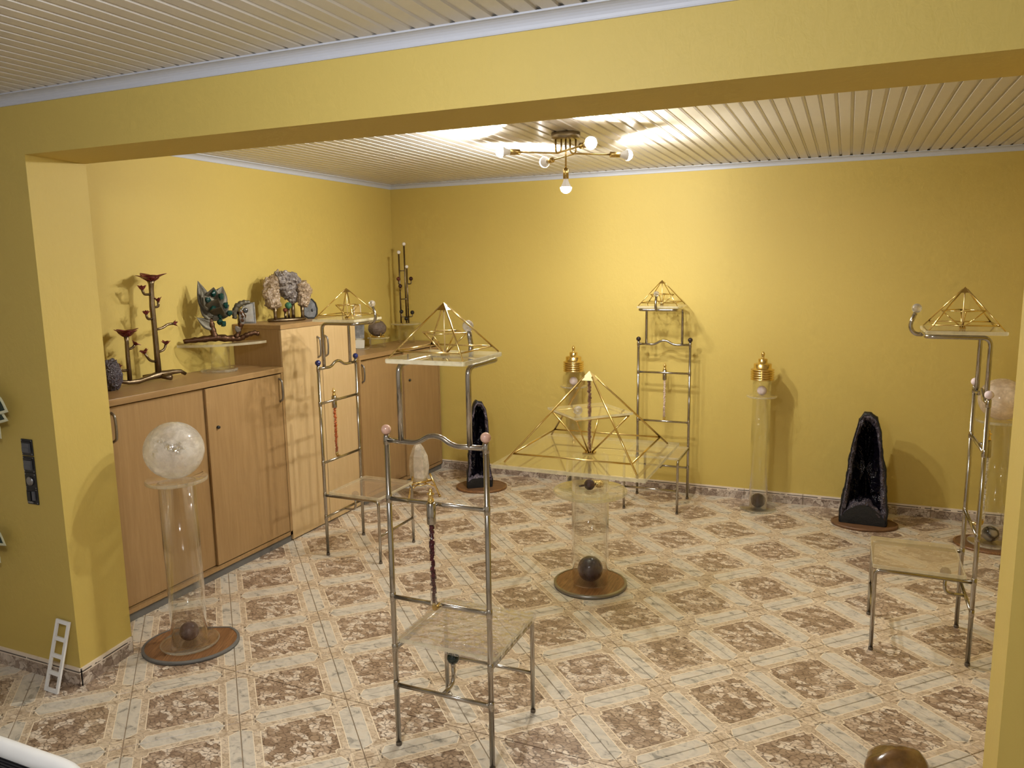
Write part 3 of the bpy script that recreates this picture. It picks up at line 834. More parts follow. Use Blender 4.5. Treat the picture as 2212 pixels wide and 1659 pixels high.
chair('chrome tube chair with pale rose finials and a clear crystal rod beside the right pillar', *CH[3], 'pale_rose', 'chips_clear', 'smoky_ball', 4)
names = ['thin gold rod pyramid above the chair with the plastic-wrapped seat', 'thin gold rod pyramid above the chair with blue finials',
         'thin gold rod pyramid above the chair against the back wall', 'thin gold rod pyramid above the chair beside the right pillar']
for (loc, rz), nm in zip(CH, names):
    off = Matrix.Rotation(rz, 3, 'Z') @ Vector((0, 0.22, 3.512))
    pyramid(nm, Vector(loc) + off, rz, 0.335, 0.435, 0.0078, 0.19, 0.205)['group'] = 'small gold pyramids over the chairs'

# ------------------------------------------------------------------ the centre: pedestal, table top and large pyramid
def board(name, label, loc, rx, ry, h, wood, rim, rz=0.0, cut=None, group=None, cat='board'):
    t = thing(name, label, cat, loc, rz, group)
    def ell(a, b):
        p = []
        for k in range(56):
            an = 2 * PI * k / 56; x, y = a * math.cos(an), b * math.sin(an)
            if cut is not None: y = min(y, cut)
            p.append((x, y))
        return p
    MB().prism(ell(rx - 0.028, ry - 0.028), 0.004, h).build('panel', wood, t)
    r = MB()
    o = ell(rx, ry); i = ell(rx - 0.03, ry - 0.03)
    if cut is not None: i = [(x, min(y, cut - 0.03)) for x, y in i]
    n = len(o); rr = [[r.vert((x, y, z)) for x, y in q] for q, z in ((o, 0.0), (o, h + 0.001), (i, h + 0.005), (i, 0.0))]
    for a, b in ((0, 1), (1, 2), (2, 3), (3, 0)):
        for k in range(n):
            j = (k + 1) % n; r.face((rr[a][k], rr[a][j], rr[b][j], rr[b][k]), 0, a == 0)
    r.build('edge_band', rim, t)
    return t
PX, PY = 2.825, 3.535
board('round_board', 'round wooden board with a metal edge band under the central pedestal', (PX, PY, 0), 0.485, 0.485, 0.045, 'oak_board', 'handle')
t = thing('acrylic_pedestal', 'clear acrylic pedestal of two stacked cylinders with a wide disc between', 'pedestal', (PX, PY, 0.05))
def wall_cyl(r, z0, z1, th=0.016): return MB().lathe([(r - th, z0), (r, z0), (r, z1), (r - th, z1), (r - th, z0)], seg=48, cap=False)
wall_cyl(0.242, 0.0, 1.225).build('lower_cylinder', 'acrylic', t)
MB().lathe([(0.0, 1.225), (0.475, 1.225), (0.485, 1.235), (0.485, 1.258), (0.475, 1.268), (0.0, 1.268)], seg=64, cap=False, rim=1).build('disc', ['acrylic_plate', 'acrylic_rim'], t)
wall_cyl(0.242, 1.268, 1.715).build('upper_cylinder', 'acrylic', t)
ball('stone_sphere', 'large dark amethyst sphere inside the central pedestal', (PX, PY, 0.05 + 0.172), 0.17, 'amethyst_ball')
MB_r = ball('stone_sphere', 'small dark garnet sphere on the disc of the central pedestal', (PX + 0.0, PY - 0.03, 1.318 + 0.072), 0.072, 'garnet')
w = thing('gold_tipped_wand', 'short dark wand with a ribbed gold head lying on the pedestal disc', 'wand', (PX - 0.06, PY + 0.06, 1.32), 0.25)
prof = [(0.0, 0.0)]
for k in range(6):
    r0 = 0.024 + 0.036 * math.sin(PI * (k + 0.8) / 6.6); z = 0.006 + k * 0.02
    prof += [(r0 * 0.8, z), (r0, z + 0.008), (r0 * 0.8, z + 0.017)]
prof.append((0.0, 0.13))
MB().lathe(prof, (0.09, 0, 0.06), (1, 0, -0.12), 20, cap=False).build('gold_head', 'gold', w)
MB().tube([(-0.11, 0, 0.014), (0.1, 0, 0.055)], 0.013, 10).build('shaft', 'dark_red_stone', w)

o = MB().bevel_box(-0.97, 0.97, -0.97, 0.97, 0.0, 0.045, 0.012, 2, 0, 1, 0.003).build('square_table_top', ['acrylic_plate', 'acrylic_edge'])
at(o, (PX, PY - 0.02, 1.766)); tag(o, 'large square clear acrylic plate resting on the central pedestal', 'table top')
PZ = 1.812
t = pyramid('large gold rod pyramid with a pale cap on the central acrylic plate', (PX, PY - 0.035, PZ), 0.0, 0.838, 1.075, 0.0128, 0.53, 0.52, True)
t['group'] = 'gold rod pyramids'
def dia(a): return [(a, 0), (0, a), (-a, 0), (0, -a)]
MB().prism(dia(0.575), 0.545, 0.575, 0, 1).build('inner_plate', ['acrylic_plate', 'acrylic_edge'], t)
cr = MB().lathe([(0.024, 0.03), (0.028, 0.03), (0.028, 0.955), (0.024, 0.955)], seg=16, cap=False).build('gemstone_rod', 'acrylic', t)
ch = MB(); chips(ch, 0, 0, 0.04, 0.95, 0.026, 9, 0.019); ch.build('stone_chips', 'chips_brown', cr)['kind'] = 'stuff'
MB().lathe([(0.0, 0.945), (0.026, 0.945), (0.026, 0.97), (0.0, 0.97)], seg=16, cap=False).build('rod_collar', 'bronze', cr)
ball('crystal_sphere', 'small clear crystal sphere on the inner plate of the large pyramid', (PX - 0.03, PY - 0.40, PZ + 0.577 + 0.055), 0.055, 'small_quartz')

# ------------------------------------------------------------------ acrylic columns
def column(label, loc, r, h, rbase, rfl, hb=0.03, mat='acrylic', extra=None, group=None):
    t = thing('acrylic_column', label, 'column', loc, 0.0, group)
    MB().lathe([(0.0, 0.0), (rbase - 0.01, 0.0), (rbase, 0.008), (rbase, hb - 0.006), (rbase - 0.008, hb), (0.0, hb)], seg=56, cap=False, rim=1).build('base_disc', ['acrylic', 'acrylic_rim'], t)
    MB().lathe([(r - 0.014, hb), (r, hb), (r, h), (r - 0.014, h), (r - 0.014, hb)], seg=48, cap=False).build('tube', mat, t)
    MB().lathe([(0.0, h), (rfl - 0.008, h), (rfl, h + 0.008), (rfl, h + 0.032), (rfl - 0.008, h + 0.04), (0.0, h + 0.04)], seg=56, cap=False, rim=1).build('top_disc', ['acrylic', 'acrylic_rim'], t)
    return t
# by the left pillar, carrying the crystal ball
BC = (-0.905, 0.255)
board('oval_board', 'oval striped wooden board with one straight side under the crystal ball column', (-0.905, 0.27, 0), 0.53, 0.47, 0.03, 'oak_board', 'grey_plinth', 0.42, 0.38)
column('tall clear acrylic column beside the left pillar, carrying the big crystal ball', (BC[0], BC[1], 0.038), 0.196, 1.90, 0.318, 0.325)
ball('crystal_sphere', 'big clear quartz crystal ball on top of the acrylic column', (BC[0], BC[1], 1.978 + 0.312), 0.314, 'clear_quartz', seg=48)
ball('stone_sphere', 'small smoky brown sphere inside the crystal ball column', (BC[0], BC[1], 0.068 + 0.108), 0.107, 'smoky_ball')
# behind the right chair, carrying the rose quartz ball
RC = (7.93, 7.06)
board('oval_board', 'oval brown board under the rose quartz column behind the right chair', (RC[0] + 0.02, RC[1] - 0.02, 0), 0.50, 0.40, 0.03, 'brown_board', 'oak_board', 0.0)
column('clear acrylic column behind the right chair, carrying the rose quartz ball', (RC[0], RC[1], 0.035), 0.19, 1.84, 0.30, 0.31)
ball('rose_quartz_sphere', 'large cloudy rose quartz ball half hidden by the right pillar', (RC[0], RC[1], 1.915 + 0.30), 0.302, 'rose_sphere', seg=40)
ball('stone_sphere', 'dark net-patterned sphere inside the rose quartz column', (RC[0], RC[1], 0.065 + 0.115), 0.115, 'net_ball')
ball('stone_sphere', 'dark red polished ball on the floor beyond the right pillar', (7.97, 5.80, 0.12), 0.12, 'dark_red_stone')

def gold_column(label, loc, which):
    t = thing('gold_topped_column', label, 'column', loc, 0.0, 'gold-topped acrylic columns')
    MB().lathe([(0.0, 0.0), (0.295, 0.0), (0.305, 0.008), (0.305, 0.02), (0.295, 0.028), (0.0, 0.028)], seg=48, cap=False, rim=1).build('base_disc', ['acrylic', 'acrylic_rim'], t)
    MB().lathe([(0.137, 0.028), (0.15, 0.028), (0.15, 1.965), (0.137, 1.965), (0.137, 0.028)], seg=40, cap=False).build('tube', 'acrylic', t)
    MB().lathe([(0.0, 1.965), (0.24, 1.965), (0.248, 1.972), (0.248, 1.99), (0.24, 1.997), (0.0, 1.997)], seg=48, cap=False, rim=1).build('shelf_disc', ['acrylic', 'acrylic_rim'], t)
    MB().lathe([(0.137, 1.997), (0.15, 1.997), (0.15, 2.27), (0.137, 2.27), (0.137, 1.997)], seg=40, cap=False).build('upper_tube', 'acrylic', t)
    prof = [(0.0, 2.262)]
    for k in range(5):
        z = 2.262 + k * 0.040; prof += [(0.165, z), (0.192, z + 0.006), (0.192, z + 0.022), (0.165, z + 0.034)]
    prof += [(0.145, 2.462), (0.145, 2.532), (0.138, 2.54), (0.075, 2.545), (0.075, 2.612), (0.07, 2.62), (0.025, 2.625), (0.018, 2.65), (0.03, 2.69), (0.03, 2.712), (0.018, 2.735), (0.0, 2.742)]
    MB().lathe(prof, seg=40, cap=False).build('gold_cap', 'gold', t)
    return t
GR = (4.555, 7.64); GL = (1.175, 7.70)
gold_column('clear acrylic column with a ribbed gold cap between the chair and the right geode', (GR[0], GR[1], 0), 0)
gold_column('clear acrylic column with a ribbed gold cap behind the large pyramid', (GL[0], GL[1], 0), 1)
ball('stone_sphere', 'pale pink sphere in the gold-capped column nearer the right geode', (GR[0], GR[1], 1.997 + 0.082), 0.081, 'pale_rose')
ball('stone_sphere', 'pale pink sphere in the gold-capped column behind the large pyramid', (GL[0], GL[1], 1.997 + 0.082), 0.081, 'pale_rose')
ball('stone_sphere', 'dark smoky sphere at the foot of the gold-capped column nearer the right geode', (GR[0], GR[1], 0.028 + 0.124), 0.124, 'garnet')
ball('stone_sphere', 'dark smoky sphere at the foot of the gold-capped column behind the large pyramid', (GL[0], GL[1], 0.028 + 0.124), 0.124, 'amethyst_ball')

# ------------------------------------------------------------------ amethyst cathedral geodes
def geode(label, loc, rz, outline, zbase, depth, seed, arch, rim_mat='amethyst_rim'):
    """outline: (x, z) pairs of the front rim, counter-clockwise seen from the front; the front faces local -y"""
    t = thing('amethyst_geode', label, 'geode', loc, rz)
    # dense outline
    pts = []
    n = len(outline)
    for i in range(n):
        a, b = Vector(outline[i]), Vector(outline[(i + 1) % n])
        k = max(2, int((b - a).length / 0.03))
        for s in range(k): pts.append(a + (b - a) * (s / k))
    cx = 0.0; m = len(pts)
    def spine(z): return min(max(z, 0.30), 1.35)
    def ring(sc, y, jit, sd, zb):
        out = []
        for i, p in enumerate(pts):
            cz = spine(p.y)
            x = p.x * sc; z = cz + (p.y - cz) * sc
            if zb is not None:
                lim = zb * (1.0 - 0.6 * (x / 0.3) ** 2) + 0.04 * noise.noise(Vector((x * 9, sd, 0)))
                if z < lim: z = lim
            q = noise.noise(Vector((p.x * 6 + sd, p.y * 6, sd))) * jit + noise.noise(Vector((p.x * 23, p.y * 23, sd + 4))) * jit * 0.6
            out.append(Vector((x * (1 + q), y + q * 0.5, max(0.0, z + q * 0.4))))
        return out
    def skin(mb, rings, close=None, smooth=True):
        ids = [[mb.vert(v) for v in r] for r in rings]
        for a, b in zip(ids, ids[1:]):
            for i in range(m):
                j = (i + 1) % m; mb.face((a[i], a[j], b[j], b[i]), 0, smooth)
        if close is not None:
            c = mb.vert(close)
            for i in range(m):
                j = (i + 1) % m; mb.face((ids[-1][i], ids[-1][j], c), 0, smooth)
    sh = MB(); skin(sh, [ring(0.94, 0.02, 0.01, seed, None), ring(1.0, 0.0, 0.02, seed, None), ring(1.04, depth * 0.25, 0.05, seed, None), ring(0.98, depth * 0.6, 0.07, seed, None), ring(0.72, depth * 0.92, 0.08, seed, None)], (0, depth, 0.6))
    for v in sh.v: v.z = max(v.z, 0.0)
    sh.build('shell', 'basalt', t)
    rim = MB(); skin(rim, [ring(0.95, 0.012, 0.01, seed, None), ring(0.88, 0.0, 0.05, seed + 1, arch * 0.75), ring(0.79, 0.03, 0.10, seed + 2, arch * 0.9), ring(0.70, 0.10, 0.10, seed + 3, arch)], None, False)
    rim.build('crystal_rim', rim_mat, t)
    xb = max(p[0] for p in outline) * 0.93
    fp = MB(); lo, hi = [], []
    for k in range(17):
        x = -xb + 2 * xb * k / 16
        lo.append((x, 0.0)); hi.append((x, max(0.03, arch * 0.80 * (1.0 - 0.6 * (x / 0.3) ** 2) + 0.02 * noise.noise(Vector((x * 11, seed, 2))))))
    a = [fp.vert((x, -0.012, z)) for x, z in lo]; b = [fp.vert((x, -0.012, z)) for x, z in hi]; c = [fp.vert((x, 0.05, z)) for x, z in hi]; d0 = [fp.vert((x, 0.05, 0)) for x, z in lo]
    for k in range(16):
        fp.face((a[k], a[k + 1], b[k + 1], b[k])); fp.face((b[k], b[k + 1], c[k + 1], c[k])); fp.face((d0[k], c[k], c[k + 1], d0[k + 1]))
    fp.build('cut_base', 'basalt', t)
    cav = MB(); skin(cav, [ring(0.72, 0.07, 0.10, seed + 3, arch * 0.98), ring(0.62, 0.14, 0.16, seed + 5, arch), ring(0.5, depth * 0.55, 0.22, seed + 6, arch), ring(0.3, depth * 0.72, 0.25, seed + 7, arch)], (0, depth * 0.8, 0.85), False)
    cav.build('crystal_cavity', 'amethyst_dark', t)
    return t
OUT_R = [(-0.345, 0.0), (0.345, 0.0), (0.35, 0.22), (0.32, 0.5), (0.30, 0.8), (0.24, 1.15), (0.195, 1.5), (0.13, 1.72), (0.04, 1.80), (-0.06, 1.79), (-0.13, 1.68), (-0.20, 1.35), (-0.25, 1.0), (-0.28, 0.65), (-0.315, 0.4), (-0.35, 0.2)]
geode('tall black amethyst geode on the board at the right of the back wall', (6.20, 7.26, 0.045), -0.04, OUT_R, 0.0, 0.42, 3, 0.40)
board('oval_board', 'thin oval brown board under the geode near the right chair', (6.23, 7.40, 0), 0.50, 0.36, 0.04, 'brown_board', 'brown_board', 0.12)
OUT_L = [(-0.24, 0.0), (0.24, 0.0), (0.255, 0.15), (0.20, 0.4), (0.185, 0.7), (0.195, 1.0), (0.18, 1.3), (0.145, 1.52), (0.08, 1.64), (-0.02, 1.67), (-0.075, 1.6), (-0.12, 1.4), (-0.18, 1.15), (-0.19, 0.85), (-0.20, 0.5), (-0.23, 0.25)]
geode('tall amethyst geode with pale violet crystal rim in the far left corner', (-0.47, 6.98, 0.045), 0.62, OUT_L, 0.0, 0.36, 8, 0.24, 'amethyst_pale')
board('oval_board', 'round brown board under the geode near the corner sideboard', (-0.51, 7.13, 0), 0.49, 0.42, 0.04, 'brown_board', 'oak_board', 0.36)

# ------------------------------------------------------------------ quartz point on a gold stand
QX, QY = -1.30, 6.12
t = thing('quartz_point', 'large milky quartz point held in the gold rod stand', 'crystal', (QX, QY, 0.30), 0.3)
q = MB(); rows = []
for z, r in ((0.0, 0.10), (0.10, 0.165), (0.30, 0.185), (0.50, 0.165), (0.66, 0.10), (0.735, 0.045), (0.745, 0.01)):
    rows.append([q.vert((r * math.cos(PI / 3 * k + 0.2) * (1 + 0.05 * math.sin(k * 3 + z * 5)), r * 0.9 * math.sin(PI / 3 * k + 0.2), z + (0.02 * math.sin(k * 2) if 0.05 < z < 0.7 else 0))) for k in range(6)])
for a, b in zip(rows, rows[1:]):
    for k in range(6): q.face((a[k], a[(k + 1) % 6], b[(k + 1) % 6], b[k]))
q.face(list(reversed(rows[0]))); q.face(rows[-1])
q.build('point', 'milky_quartz', t)
t = thing('gold_rod_stand', 'gold rod stand with ball feet holding the quartz point', 'stand', (QX, QY, 0), 0.1)
for k in range(3):
    a = 2 * PI * k / 3 + 0.35
    cx, sx = math.cos(a), math.sin(a)
    g = MB().tube([(0.37 * cx, 0.37 * sx, 0.024), (0.20 * cx, 0.20 * sx, 0.46)], 0.018, 10).build('leg', 'gold', t)
    MB().sphere((0.37 * cx, 0.37 * sx, 0.026), 0.026, 14, 8).build('ball_foot', 'brass', g)
    b = a + 2 * PI / 3
    MB().tube([(0.25 * cx, 0.25 * sx, 0.33), (0.25 * math.cos(b), 0.25 * math.sin(b), 0.33)], 0.015, 10).build('crossbar', 'gold', t)
    MB().tube([(0.29 * cx, 0.29 * sx, 0.22), (0.05 * math.cos(a + 0.5), 0.05 * math.sin(a + 0.5), 0.285)], 0.012, 10).build('prong', 'gold', t)
rg = MB()
rg.tube([(0.13 * math.cos(2 * PI * k / 20), 0.13 * math.sin(2 * PI * k / 20), 0.27) for k in range(21)], 0.010, 8, cap=False)
rg.build('ring', 'gold', t)

# ------------------------------------------------------------------ stone at the lower right, seen from above
o = MB().sphere((0, 0, 0), 0.235, 36, 20, 0, 1.08, 0.9, 0.78, lambda d: 1 + 0.10 * noise.noise(d * 1.6) + 0.03 * noise.noise(d * 5)).build('polished_stone', 'brown_stone')
at(o, (6.36, 0.58, 0.182), 0.4); tag(o, 'rounded brown and cream polished stone on the tiled floor near the right pillar', 'stone')

# ------------------------------------------------------------------ sculptures on the near sideboard
ZS1 = 2.765
def blossom(mb, c, ax, r, h, n=6, seed=0, mat=0):
    """cup of pointed petals"""
    rnd = random.Random(seed)
    c = Vector(c); ax = Vector(ax).normalized()
    ref = Vector((1, 0, 0)) if abs(ax.x) < 0.9 else Vector((0, 1, 0))
    u = ax.cross(ref).normalized(); w = ax.cross(u)
    for k in range(n):
        a = 2 * PI * k / n + rnd.uniform(-0.2, 0.2)
        out = u * math.cos(a) + w * math.sin(a)
        d = out * r * rnd.uniform(0.75, 1.05) + ax * h * rnd.uniform(0.8, 1.15)
        mb.leaf(c + out * 0.008, d, ax * 0.4 - out, d.length, r * 1.15, rnd.uniform(-0.25, -0.05), 0.25, 6, mat)
t = thing('flower_sculpture', 'bronze branch sculpture with two upright stems and dark red metal blossoms', 'sculpture', (-2.70, 1.64, ZS1), PI / 2)
def branch(name, pts, r, radii=None, rad=0.05):
    return MB().tube(arc_path(pts, rad, 4) if radii is None else pts, r, 10, radii=radii).build(name, 'bronze', t)
root = MB()
root.tube([(-0.56, 0.06, 0.03), (-0.50, 0.03, 0.075), (-0.40, 0, 0.05), (-0.25, -0.02, 0.045), (-0.12, 0, 0.06), (0.0, 0, 0.075), (0.09, 0, 0.085), (0.22, 0.0, 0.085), (0.34, 0, 0.09), (0.45, -0.02, 0.085), (0.52, -0.03, 0.04)], 0.03, 10, radii=[0.02, 0.026, 0.03, 0.033, 0.034, 0.042, 0.055, 0.045, 0.036, 0.028, 0.024])
root.tube([(0.09, 0, 0.08), (0.14, -0.09, 0.05), (0.17, -0.15, 0.04)], 0.035, 10)
root.tube([(0.09, 0, 0.085), (0.0, 0.09, 0.07), (-0.04, 0.14, 0.06)], 0.032, 10)
root.build('root_branch', 'bronze', t)
MB().tube([(0.09, 0, 0.08), (0.09, 0, 0.4), (0.087, 0, 0.75), (0.08, 0, 1.0), (0.09, 0, 1.22), (0.095, 0, 1.30), (0.094, 0, 1.345)], 0.03, 12, radii=[0.042, 0.037, 0.034, 0.036, 0.032, 0.036, 0.05]).build('tall_stem', 'bronze', t)
MB().tube([(-0.37, 0, 0.05), (-0.37, 0, 0.35), (-0.365, 0, 0.58), (-0.363, 0, 0.65)], 0.025, 12, radii=[0.03, 0.027, 0.025, 0.034]).build('short_stem', 'bronze', t)
for seed, pts, ax, r, h in ((1, [(0.09, 0, 1.165), (-0.05, -0.02, 1.168), (-0.075, -0.02, 1.235)], (0, 0, 1), 0.05, 0.06),
                            (2, [(0.09, 0, 1.0), (0.155, -0.03, 0.99), (0.150, -0.04, 1.07)], (0, 0, 1), 0.035, 0.06),
                            (3, [(0.09, 0, 0.84), (-0.03, -0.02, 0.845), (-0.045, -0.02, 0.91)], (0, 0, 1), 0.045, 0.055),
                            (4, [(0.09, 0, 0.695), (0.2, -0.02, 0.705), (0.28, -0.03, 0.755), (0.37, -0.04, 0.755)], (1, -0.3, 0.1), 0.03, 0.05),
                            (5, [(0.09, 0, 0.385), (0.20, -0.02, 0.41), (0.235, -0.02, 0.485)], (0.1, 0, 1), 0.05, 0.055),
                            (6, [(0.09, 0, 0.26), (-0.05, -0.02, 0.29), (-0.13, -0.03, 0.40)], (-0.3, 0, 1), 0.045, 0.055),
                            (7, [(-0.365, 0, 0.475), (-0.30, -0.02, 0.49), (-0.27, -0.03, 0.53)], (0.5, -0.2, 0.8), 0.05, 0.05),
                            (8, [(-0.37, 0, 0.21), (-0.48, -0.02, 0.21), (-0.53, -0.02, 0.255)], (-0.5, 0, 0.8), 0.04, 0.045)):
    b = branch('twig', pts, 0.017)
    f = MB(); blossom(f, pts[-1], ax, r, h, 5, seed); f.build('bud', 'petal_red', b)
f = MB(); blossom(f, (0.094, 0, 1.335), (0, 0, 1), 0.17, 0.125, 7, 11); f.build('blossom', 'petal_red', t)
f = MB(); blossom(f, (-0.363, 0, 0.64), (0, 0, 1), 0.14, 0.12, 7, 12); f.build('blossom', 'petal_red', t)

o = MB().sphere((0, 0, 0.17), 0.2, 22, 14, 0, 0.55, 0.7, 0.98, lambda d: 1 + 0.22 * noise.noise(d * 3.1) + 0.1 * noise.noise(d * 9), False).build('mineral_cluster', 'amethyst_rim')
at(o, (-2.58, 0.905, ZS1 + 0.03)); tag(o, 'dark violet crystal cluster on the sideboard, half hidden by the yellow pillar', 'mineral')

# acrylic stand with the metal bird and flower
ang = math.atan2(0.775, 0.632)
BX, BY = -2.555, 2.785
t = thing('acrylic_stand', 'clear acrylic stand with a long oval top and round foot on the sideboard', 'stand', (BX, BY, ZS1), ang)
MB().lathe([(0.0, 0.0), (0.25, 0.0), (0.26, 0.012), (0.26, 0.035), (0.25, 0.045), (0.0, 0.045)], (-0.07, 0, 0), seg=48, cap=False, rim=1).build('foot', ['acrylic_plate', 'acrylic_rim'], t)
MB().lathe([(0.122, 0.045), (0.137, 0.045), (0.137, 0.385), (0.122, 0.385), (0.122, 0.045)], (-0.05, 0, 0), seg=36, cap=False).build('tube', 'acrylic', t)
oval = [(0.62 * math.cos(2 * PI * k / 56), 0.20 * math.sin(2 * PI * k / 56) * (1 - 0.25 * math.cos(4 * PI * k / 56))) for k in range(56)]
MB().prism(oval, 0.385, 0.42, 0, 1).build('oval_top', ['acrylic_plate', 'acrylic_edge'], t)

t = thing('bird_sculpture', 'brown metal branch with a green-studded flower and a bird of agate slices', 'sculpture', (BX, BY, ZS1 + 0.42), ang)
def jag(p, s=0.008): return [Vector(q) + Vector((noise.noise(Vector(q) * 30), noise.noise(Vector(q) * 31), noise.noise(Vector(q) * 32))) * s for q in p]
def bent(pts, radii, name='branch', n=5, mat='copper_brown', parent=None):
    P, R = [], []
    for i in range(len(pts) - 1):
        for k in range(n):
            u = k / n; P.append(Vector(pts[i]).lerp(Vector(pts[i + 1]), u)); R.append((radii[i] * (1 - u) + radii[i + 1] * u) * (1 + 0.14 * math.sin(len(R) * 2.1)))
    P.append(Vector(pts[-1])); R.append(radii[-1])
    return MB().tube(jag(P), 0.03, 10, radii=R).build(name, mat, parent or t)
bent([(-0.53, 0, 0.045), (-0.33, 0, 0.06), (-0.1, 0, 0.075), (0.12, 0, 0.055), (0.25, 0, 0.045), (0.34, -0.01, 0.10), (0.45, -0.01, 0.12), (0.515, -0.01, 0.105)], [0.032, 0.042, 0.055, 0.05, 0.04, 0.04, 0.036, 0.034], 'log')
bent([(-0.10, 0, 0.09), (-0.125, 0, 0.22), (-0.145, 0, 0.36)], [0.05, 0.042, 0.035], 'trunk')
for seed, b, d, L, W in ((1, (-0.12, -0.02, 0.22), (-1, -0.1, 0.75), 0.27, 0.13), (2, (-0.14, -0.02, 0.36), (-0.55, 0, 1), 0.26, 0.14), (3, (-0.14, 0.0, 0.36), (1.0, -0.1, 0.28), 0.36, 0.12),
                         (4, (-0.15, 0.02, 0.42), (-0.25, 0.1, 1), 0.50, 0.13), (5, (-0.06, 0.05, 0.52), (0.45, 0.15, 1), 0.33, 0.17), (6, (-0.12, -0.03, 0.44), (0.35, -0.45, 0.9), 0.26, 0.16),
                         (7, (-0.1, -0.03, 0.48), (-0.5, -0.35, 0.9), 0.26, 0.13), (8, (-0.05, 0, 0.42), (0.8, -0.2, 0.6), 0.22, 0.12), (9, (-0.10, 0.0, 0.58), (0.1, -0.2, 1), 0.24, 0.15),
                         (10, (-0.14, -0.02, 0.52), (-0.35, -0.2, 1), 0.28, 0.12), (11, (-0.06, -0.05, 0.40), (0.3, -0.8, 0.7), 0.2, 0.15)):
    MB().leaf(b, d, (0.1, -1, 0.25), L, W * (1.55 if seed > 3 else 1.15), 0.12 * math.sin(seed * 2.3), 0.22, 8).build('metal_leaf', 'leaf_bronze', t)
rnd = random.Random(5)
for x, z in ((-0.11, 0.50), (-0.17, 0.63), (0.02, 0.67), (0.07, 0.55), (0.11, 0.43), (-0.08, 0.72), (-0.02, 0.31), (0.02, 0.28), (-0.01, 0.40)):
    g = MB(); ph = [rnd.uniform(0.75, 1.2) for _ in range(11)]; cnt = [0]
    def fn(d):
        cnt[0] += 1; return ph[cnt[0] % 11]
    g.sphere((x, -0.075 + rnd.uniform(-0.02, 0.03), z), 0.042, 6, 4, 0, 1, 0.8, 1.1, fn, False)
    g.build('green_gem', 'gem_green', t)
bent([(0.19, -0.01, 0.07), (0.245, -0.01, 0.17), (0.27, -0.01, 0.26), (0.30, -0.01, 0.36), (0.27, -0.02, 0.45)], [0.045, 0.03, 0.04, 0.055, 0.05], 'bird_body')
MB().leaf((0.30, -0.05, 0.26), (-0.15, -0.05, 1), (0, -1, 0), 0.22, 0.09, 0.05, 0.1).build('bird_breast', 'socket_metal', t)
arc = [(0.185, -0.02, 0.34), (0.19, -0.02, 0.44), (0.24, -0.02, 0.53), (0.33, -0.02, 0.575), (0.42, -0.02, 0.575)]
bent(arc, [0.03, 0.04, 0.045, 0.04, 0.025], 'bird_crest', 5, 'leaf_bronze')
MB().lathe([(0.0, -0.01), (0.03, -0.01), (0.038, 0.0), (0.03, 0.01), (0.0, 0.01)], (0.345, -0.045, 0.46), (0.2, -1, 0.1), 20, cap=False).build('agate_eye', 'agate_rim', t)
MB().leaf((0.19, -0.02, 0.42), (-1, -0.2, -0.05), (0, 0, 1), 0.13, 0.05, -0.1, 0.2).build('beak', 'leaf_bronze', t)
MB().leaf((0.24, -0.04, 0.15), (-0.6, -0.3, 0.9), (0, -1, 0), 0.12, 0.08).build('metal_leaf', 'socket_metal', t)

# ------------------------------------------------------------------ on the tall cabinet
ZT1 = 3.40
def slab(name, label, loc, rz, outline, th, rim, core, hole=None, tilt=0.0):
    """upright slice of stone: dark rind and a pale polished centre"""
    t = thing(name, label, 'agate slice', loc, rz)
    def lay(sc, y0, y1, nm, mat):
        cx = sum(p[0] for p in outline) / len(outline); cz = sum(p[1] for p in outline) / len(outline)
        P = [(cx + (x - cx) * sc, cz + (z - cz) * sc) for x, z in outline]
        mb = MB(); a = [mb.vert((x, y0 - tilt * z, z)) for x, z in P]; b = [mb.vert((x, y1 - tilt * z, z)) for x, z in P]
        n = len(P)
        mb.face(a); mb.face(list(reversed(b)))
        for i in range(n):
            j = (i + 1) % n; mb.face((a[j], a[i], b[i], b[j]))
        return mb.build(nm, mat, t)
    lay(1.0, 0.0, th, 'rind', rim)
    lay(0.86, -0.004, th + 0.002, 'polished_face', core)
    if hole:
        MB().sphere((hole[0], -0.006 - tilt * hole[1], hole[1]), 0.024, 8, 6, 0, 0.7, 0.3, 1.2).build('painted_hollow', 'agate_rim', t)  # dark bead on the face, its colour stands in for the shade inside a hole
    return t
ga = math.atan2(0.397, 0.918)
slab('agate_slice', 'grey agate slice with a dark rind on the tall cabinet beside the crystal arch', (-2.50, 4.74, ZT1), ga,
     [(-0.03, 0.0), (0.09, 0.0), (0.125, 0.07), (0.13, 0.17), (0.10, 0.27), (0.04, 0.335), (-0.03, 0.36), (-0.08, 0.31), (-0.11, 0.22), (-0.125, 0.13), (-0.11, 0.05)], 0.05, 'agate_rim', 'agate_grey', (0.045, 0.14), -0.12)
slab('agate_slice', 'pale cut agate slab standing on the tall cabinet behind the metal bird', (-2.80, 3.62, ZT1), ga,
     [(-0.15, 0.0), (0.10, 0.0), (0.095, 0.33), (0.02, 0.32), (-0.08, 0.27), (-0.14, 0.17)], 0.05, 'agate_grey', 'agate_white', None, 0.0)

